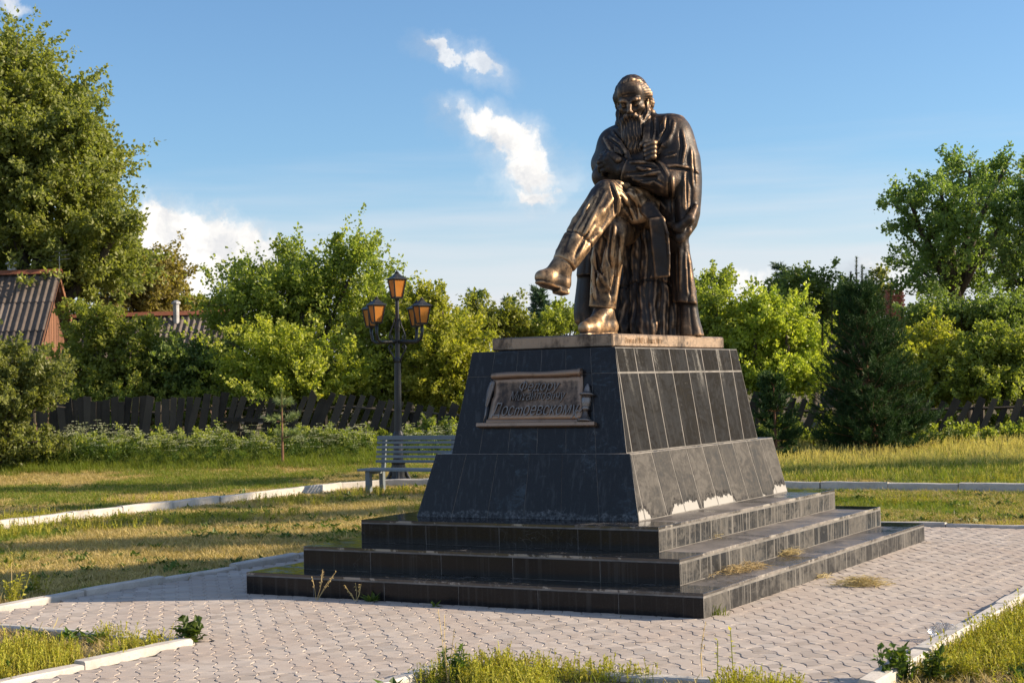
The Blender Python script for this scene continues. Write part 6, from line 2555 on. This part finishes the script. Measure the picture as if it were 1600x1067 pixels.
def gn_scatter(name, pts, rot, scl, src_meshes, src_pick, mats=None):
    """Point cloud object whose geometry nodes place one of several tufts on every point."""
    me = bpy.data.meshes.new(name)
    n_ = len(pts)
    me.vertices.add(n_)
    me.vertices.foreach_set('co', np.asarray(pts, np.float32).ravel())
    for nm, ty, arr, key in (('rot', 'FLOAT_VECTOR', rot, 'vector'), ('scl', 'FLOAT', scl, 'value'), ('pick', 'INT', src_pick, 'value')):
        a_ = me.attributes.new(nm, ty, 'POINT')
        a_.data.foreach_set(key, np.asarray(arr, np.int32 if ty == 'INT' else np.float32).ravel())
    me.update()
    o = obj(name, me)
    tree_ = bpy.data.node_groups.new(name + '_nodes', 'GeometryNodeTree')
    tree_.interface.new_socket('Geometry', in_out='INPUT', socket_type='NodeSocketGeometry')
    tree_.interface.new_socket('Geometry', in_out='OUTPUT', socket_type='NodeSocketGeometry')
    N_, L_ = tree_.nodes, tree_.links
    gi, go = N_.new('NodeGroupInput'), N_.new('NodeGroupOutput')
    join = N_.new('GeometryNodeJoinGeometry')

    def attr(nm, ty):
        nd = N_.new('GeometryNodeInputNamedAttribute')
        nd.data_type = ty
        nd.inputs[0].default_value = nm
        return [s for s in nd.outputs if s.enabled][0]
    for i, sm in enumerate(src_meshes):
        so = bpy.data.objects.new(name + '_tuft', sm)       # source geometry, not linked to the scene
        oi_ = N_.new('GeometryNodeObjectInfo')
        oi_.inputs['Object'].default_value = so
        oi_.inputs['As Instance'].default_value = True
        cmp_ = N_.new('FunctionNodeCompare')
        cmp_.data_type = 'INT'
        cmp_.operation = 'EQUAL'
        ii_ = [s for s in cmp_.inputs if s.type == 'INT']
        L_.new(attr('pick', 'INT'), ii_[0])
        ii_[1].default_value = i
        iop = N_.new('GeometryNodeInstanceOnPoints')
        L_.new(gi.outputs[0], iop.inputs['Points'])
        L_.new(cmp_.outputs[0], iop.inputs['Selection'])
        L_.new(oi_.outputs['Geometry'], iop.inputs['Instance'])
        L_.new(attr('rot', 'FLOAT_VECTOR'), iop.inputs['Rotation'])
        L_.new(attr('scl', 'FLOAT'), iop.inputs['Scale'])
        L_.new(iop.outputs[0], join.inputs[0])
    L_.new(join.outputs[0], go.inputs[0])
    md = o.modifiers.new('scatter', 'NODES')
    md.node_group = tree_
    tag(o, kind='stuff')
    return o


rsg = np.random.RandomState(9)


def vnoise(x, y, f, seed):
    r_ = np.random.RandomState(seed)
    out = 0
    for i in range(4):
        a_ = r_.rand() * 6.283
        k_ = f * (.6 + .5 * i)
        out = out + np.sin(x * math.cos(a_) * k_ + y * math.sin(a_) * k_ + r_.rand() * 6.28 + 1.5 * np.sin(y * k_ * .4 + i))
    return out / 4


def sample(n_, v0, v1, p=1.0):
    """Random ground points inside the field of view (with a margin for a step to the side)."""
    n_ = int(n_ * 1.3)
    u_ = rsg.rand(n_)
    v = (v0 ** p + u_ * (v1 ** p - v0 ** p)) ** (1 / p)
    n_extra = int(n_ * .35)
    px = np.concatenate([rsg.uniform(-160, 1760, n_ - n_extra), rsg.uniform(-900, 2500, n_extra)])
    q = (px - 800) / FPX * v
    x = CAM[0] + E2[0] * v + E1[0] * q
    y = CAM[1] + E2[1] * v + E1[1] * q
    return x, y, v


def keep_lawn(x, y):
    inside = (x > PX_L - .12) & (x < PX_R + .12) & (y > PY_F - .03) & (y < PY_B + .12)
    path = (x > PATH_L - .1) & (x < PATH_R + .1) & (y <= PY_F)
    lp = (x <= PX_L) & (y > PY_F - .1) & (y < PY_F + .66)
    kb = (np.abs(x + 9.55) < .1) & (y < 9) | (np.abs(y - 9.78) < .12) & (x > -9)
    return ~(inside | path | lp | kb)


def emit(name, x, y, scl, meshes, tilt=.12):
    n_ = len(x)
    pts = np.stack([x, y, ground_z(x, y) - .012], 1)
    rot = np.stack([rsg.randn(n_) * tilt, rsg.randn(n_) * tilt, rsg.rand(n_) * 6.283], 1)
    return gn_scatter(name, pts, rot, scl, meshes, rsg.randint(0, len(meshes), n_))


green_t = [tuft_grass(s, 16, .085, .0032, .55, .045).mesh('tuft', GRASS_GREEN) for s in (1, 2, 3)]
dry_t = [tuft_grass(s, 18, .06, .0028, .9, .05).mesh('tuft', GRASS_DRY) for s in (4, 5, 6)]
tall_t = [tuft_grass(s, 20, .30, .0042, .35, .06, 3).mesh('tuft', GRASS_TALL) for s in (7, 8, 9)]
mid_t = [tuft_grass(s, 20, .20, .004, .45, .06, 0).mesh('tuft', GRASS_GREEN) for s in (10, 11)]
ros_t = [tuft_rosette(s, 11, .085, .019).mesh('tuft', HERB) for s in (12, 13)]
knot_t = [tuft_knot(s, 5, .15).mesh('tuft', KNOT) for s in (14, 15, 16)]

x, y, v = sample(160000, 8.5, 36.0, 1.6)
k_ = keep_lawn(x, y)
x, y, v = x[k_], y[k_], v[k_]
outer = (x < -9.6) | (y > 9.9)
front = (y < PY_F) | (x > PX_R)
nz = vnoise(x, y, .8, 1) + .6 * vnoise(x, y, 2.6, 2)
dirt = (np.hypot((x + 7.3) / 2.6, (y - 7.7) / .5) < 1) & (rsg.rand(len(x)) < .9)
base = ~dirt
inner = ~outer & ~front
shade_side = y > 4.5
# short green sward, patchy inside the kerbs and closed outside
g_sel = base & ((inner & (nz > np.where(shade_side & (x > -2), -.5, .25)) & (rsg.rand(len(x)) < .6)) | (outer & (nz > np.where(v > 33.5, -.9, .05)) & (rsg.rand(len(x)) < np.where(v > 33.5, .8, .6))) | (front & (nz > .5) & (rsg.rand(len(x)) < .15)))
emit('grass', x[g_sel], y[g_sel], rsg.uniform(.6, 1.25, g_sel.sum()) * np.where(outer[g_sel], 1.1, .8), green_t)
d_sel = base & ((inner & (nz < .55) & (rsg.rand(len(x)) < .75)) | (outer & (v < 34.3) & (rsg.rand(len(x)) < np.where(nz < .5, .9, .4))) | (front & (nz < .3) & (rsg.rand(len(x)) < .22)))
emit('dry_grass', x[d_sel], y[d_sel], rsg.uniform(.6, 1.25, d_sel.sum()), dry_t)

# taller grass towards the fences
x, y, v = sample(60000, 25, 38.0, 1.6)
pxs = 800 + FPX * ((x - CAM[0]) * E1[0] + (y - CAM[1]) * E1[1]) / v
out_ = keep_lawn(x, y) & ((y > 10.2) | (x < -10.3))
lush = np.clip((v - np.where(pxs > 900, 24.8, 32.6)) / 2.2, 0, 1)
sel = out_ & (rsg.rand(len(x)) < lush)
right = pxs > 900
t_sel = sel & right & (rsg.rand(len(x)) < .7 + .3 * vnoise(x, y, .9, 12)) & (v < 34)
emit('tall_grass', x[t_sel], y[t_sel], rsg.uniform(.45, 1.1, t_sel.sum()) * np.clip(.3 + (v[t_sel] - 25) / 14, .3, .72), tall_t)
m_sel = sel & (~right | (rsg.rand(len(x)) < .3 - .3 * vnoise(x, y, .9, 12)))
emit('lush_grass', x[m_sel], y[m_sel], rsg.uniform(.6, 1.25, m_sel.sum()), mid_t)

# rosettes and small herbs through the lawn, knotweed on the trodden beds in front
x, y, v = sample(5200, 8.5, 31.0, 1.5)
k_ = keep_lawn(x, y) & (vnoise(x, y, 1.7, 5) > .0)
emit('broadleaf_weeds', x[k_], y[k_], rsg.uniform(.5, 1.25, k_.sum()), ros_t)
x, y, v = sample(30000, 8.0, 17.0, 1.0)
k_ = keep_lawn(x, y) & ((y < PY_F) | (x > PX_R)) & (vnoise(x, y, 2.4, 6) > -.1)
emit('knotweed', x[k_], y[k_], rsg.uniform(.35, .95, k_.sum()), knot_t)
x, y, v = sample(7000, 15.0, 27.0, 1.3)
k_ = keep_lawn(x, y) & (vnoise(x, y, 1.1, 8) > .35) & ~((y < PY_F) | (x > PX_R))
emit('meadow_herbs', x[k_], y[k_], rsg.uniform(.5, 1.1, k_.sum()), knot_t)
# weeds in the joints of the paving
x, y, v = sample(900, 8.5, 19, 1.0)
k_ = (x > PX_L) & (x < PX_R) & (y > PY_F) & (y < PY_B) & ~((np.abs(x) < 2.1) & (np.abs(y) < 2.86)) & ((np.minimum(np.abs(x - PX_L), np.abs(x - PX_R)) < .12) | (np.abs(np.abs(y) - 2.9) < .04) & (np.abs(x) < 2.1) | (np.abs(np.abs(x) - 2.12) < .04) & (np.abs(y) < 2.9))
emit('joint_weeds', x[k_], y[k_], rsg.uniform(.25, .5, k_.sum()), green_t)

# cow parsley along the foot of the left fence: each plant a thing of its own, stems and flower heads as parts
umb = []
for s in (40, 43, 46, 49):
    Bv, Fv = tuft_umbel(s, 1.0)
    umb.append((Bv.mesh('leaves', HERB), Fv.mesh('flower_heads', UMBEL)))
rp = random.Random(4)
n_plants = 0
SEGX = [120, 190, 260, 330, 400, 480, 580, 690, 800]
SEG = ['beside the willow bush', 'under the upright left boards', 'before the first leaning boards', 'left of the nailed plank', 'below the nailed plank of the fence',
       'around the pine sapling', 'between the pine sapling and the bench', 'behind the bench and lamp foot', 'behind the far end of the bench', 'before the right picket fence']
LEANS = [', nearer the lawn', ', against the boards', ', half hidden in nettles']
for px in list(np.arange(70, 575, 8.5)) + list(np.arange(630, 740, 9)) + list(np.arange(1440, 1610, 40)):
    v = (33.8 if px < 800 else 32.0) + (.25, 1.75, .95)[n_plants % 3] + rp.uniform(-.2, .2)
    p = on_ground(px + rp.uniform(-4, 4), v)
    hq = rp.uniform(.68, 1.12)
    hgt = (.84 if px < 200 else .66 if px < 800 else .5) * hq
    root = tag(empty('cow_parsley', tuple(p), rp.random() * 6.28),
               ('very low' if hq < .75 else 'low' if hq < .84 else 'middling' if hq < .94 else 'tall' if hq < 1.03 else 'very tall') + ' cow parsley ' + SEG[int(np.searchsorted(SEGX, px))] + LEANS[n_plants % 3],
               'plant', 'cow parsley along the fences')
    root.scale = (hgt * 1.1, hgt * 1.1, hgt)
    n_plants += 1
    a_, b_ = umb[rp.randrange(4)]
    obj('leaves', a_, root)
    obj('flower_heads', b_, root)


# ------------------------------------------------------------------ single weeds, straw and litter
def herb(name, label, at_px, z, builder, mat, cat='weed', scale=1.0, rz=0.0, group=None):
    p = on_z(at_px[0], at_px[1], z)
    me = builder.mesh(name, mat)
    o = obj(name, me, loc=tuple(p))
    o.scale = (scale,) * 3
    o.rotation_euler = (0, 0, rz)
    tag(o, label, cat, group)
    return o


def leafy(seed, stems, h, lf, lw, n_l=7, spread=.5):
    B = Blades(seed)
    rs = B.rs
    for _ in range(stems):
        a_ = rs.rand() * 6.283
        L = h * rs.uniform(.55, 1.1)
        p0 = np.array([rs.randn() * .04, rs.randn() * .04, 0])
        tip = p0 + np.array([math.cos(a_) * L * spread * rs.rand(), math.sin(a_) * L * spread * rs.rand(), L])
        B.stem([p0, tip], .003, .3)
        for q in range(n_l):
            t = .15 + .85 * q / (n_l - 1)
            d = rs.randn(3)
            d[2] = abs(d[2]) * .6 + .1
            B.leaf(p0 + (tip - p0) * t, d, lf * rs.uniform(.7, 1.3), lw * rs.uniform(.8, 1.2))
    return B


def dry_stalk(seed, n_, h, lean):
    B = Blades(seed)
    rs = B.rs
    for _ in range(n_):
        a_ = rs.rand() * 6.283
        L = h * rs.uniform(.6, 1.1)
        tip = np.array([math.cos(a_) * L * lean, math.sin(a_) * L * lean, L])
        B.stem([(0, 0, 0), tip * .5 + rs.randn(3) * .01, tip], .0022, .5)
        for q in range(6):
            B.leaf(tip * (.55 + .08 * q), rs.randn(3) + np.array([0, 0, .6]), .02, .005)
    return B


def straw_heap(seed, n_, lx, ly, h):
    B = Blades(seed)
    rs = B.rs
    for _ in range(n_):
        c_ = np.array([rs.randn() * lx * .4, rs.randn() * ly * .4, 0])
        env = math.exp(-(c_[0] / lx) ** 2 - (c_[1] / ly) ** 2)
        c_[2] = rs.rand() * h * env + .004
        a_ = rs.randn() * .9
        L = rs.uniform(.06, .22)
        d = np.array([math.cos(a_), math.sin(a_), rs.randn() * .18]) * L
        k1 = c_ + rs.randn(3) * .012
        k1[2] = abs(k1[2]) + .003
        a0, a1 = c_ - d / 2, c_ + d / 2
        a0[2], a1[2] = max(a0[2], .003), max(a1[2], .003)
        B.stem([a0, k1, a1], .0012, rs.rand())
    return B


herb('leafy_weed', 'bright green broad leaved weed at the tip of the front left kerb', (298, 1003), 0, leafy(60, 16, .13, .07, .026, 6, .9), HERB, scale=1.0)
herb('leafy_weed', 'leafy green weed at the corner of the right kerb at the lower edge', (1405, 1064), .0, leafy(61, 20, .17, .06, .02, 7), HERB)
herb('leafy_weed', 'second leafy weed just right of the corner weed by the right kerb', (1462, 1062), .0, leafy(66, 12, .13, .06, .02, 7), HERB)
herb('leafy_weed', 'small leafy plants beside the kerb at the left picture edge', (18, 945), .0, leafy(62, 14, .26, .04, .012, 9), KNOT)
herb('leafy_weed', 'leafy stalk with a dry cane at the left picture edge', (60, 930), .0, leafy(63, 9, .2, .035, .012, 8), KNOT)
herb('dandelion', 'dark leafy clump at the foot of the pedestal under the lower step', (866, 950), 0, tuft_rosette(64, 14, .09, .02), HERB)
herb('grass_tuft', 'bright green grass tuft at the front corner of the lowest step', (1120, 964), 0, tuft_grass(65, 40, .11, .004, .6, .03), GRASS_GREEN)
herb('grass_tuft', 'low green tuft in the shade of the left part of the lowest step', (580, 942), 0, tuft_rosette(67, 16, .11, .014), HERB)
herb('grass_tuft', 'tiny green tuft at the foot of the lowest step left of its middle', (680, 950), 0, tuft_rosette(68, 10, .07, .01), HERB)
herb('dry_stalks', 'two tall dry stalks spreading before the left end of the lowest step', (494, 940), 0, dry_stalk(69, 5, .24, .7), STRAW)
herb('dry_stalks', 'short dry stalks in front of the lowest step, right of the tall pair', (556, 941), 0, dry_stalk(70, 5, .15, .6), STRAW)
herb('dry_stalks', 'brown dock stalk rising before the paving at the lower edge', (700, 1066), 0, dry_stalk(71, 3, .38, .18), STRAW)
herb('dry_stalks', 'thin reddish stalk before the paving under the front corner of the steps', (1098, 1066), 0, dry_stalk(72, 2, .36, .08), STRAW)
herb('leafy_weed', 'tall yellow green weed stalk at the lower edge right of the thin stalk', (1120, 1064), 0, leafy(73, 2, .34, .03, .01, 9, .1), KNOT)
herb('leafy_weed', 'leafy clump on the front bed at the lower edge near the path kerb', (712, 1062), 0, leafy(74, 10, .18, .06, .016, 7), HERB)
herb('straw_clump', 'long clump of yellow straw on the lowest step beside its right riser', (1160, 893), .19, straw_heap(75, 220, .42, .07, .06), STRAW, 'dry grass', rz=R(78))
herb('straw_clump', 'small clump of straw farther back on the lowest step', (1235, 867), .19, straw_heap(76, 90, .16, .06, .05), STRAW, 'dry grass', rz=R(70))
herb('straw_clump', 'little straw clump on the second step near its front corner', (1106, 841), .383, straw_heap(77, 80, .12, .05, .04), STRAW, 'dry grass', rz=R(80))
herb('straw_clump', 'dark pulled up weed lying on the paving right of the steps', (1345, 915), .015, straw_heap(78, 300, .26, .10, .07), STRAW, 'dry grass', rz=R(20))
herb('straw_clump', 'tiny straw remains on the paving at the foot of the right riser', (1284, 903), .015, straw_heap(79, 30, .12, .03, .03), STRAW, 'dry grass', rz=R(70))
herb('cut_cane', 'thin upright dry cane in the grass at the left picture edge', (20, 935), 0, dry_stalk(80, 1, .32, .03), STRAW)
# crumpled clear plastic bag by the right kerb
mt, nt, b, pos, geo = material('clear_plastic')
b.inputs['Base Color'].default_value = (.85, .85, .86, 1)
b.inputs['Roughness'].default_value = .18
b.inputs['Transmission Weight'].default_value = .85
b.inputs['Alpha'].default_value = .55
bm = bmesh.new()
bmesh.ops.create_icosphere(bm, subdivisions=3, radius=1)
rb_ = np.random.RandomState(3)
for vtx in bm.verts:
    q = np.array(vtx.co)
    s_ = 1 + .16 * math.sin(q[0] * 7 + q[2] * 5) + .12 * math.sin(q[1] * 11 + q[0] * 6) + rb_.randn() * .05
    vtx.co = Vector((q[0] * .085 * s_, q[1] * .055 * s_, max(0, .05 + q[2] * .06 * s_)))
me = bpy.data.meshes.new('plastic_bag')
bm.to_mesh(me)
bm.free()
tag(obj('plastic_bag', me, None, mt, loc=tuple(on_z(1474, 1000, .012))), 'crumpled clear plastic bag lying on the paving beside the right kerb', 'plastic bag')
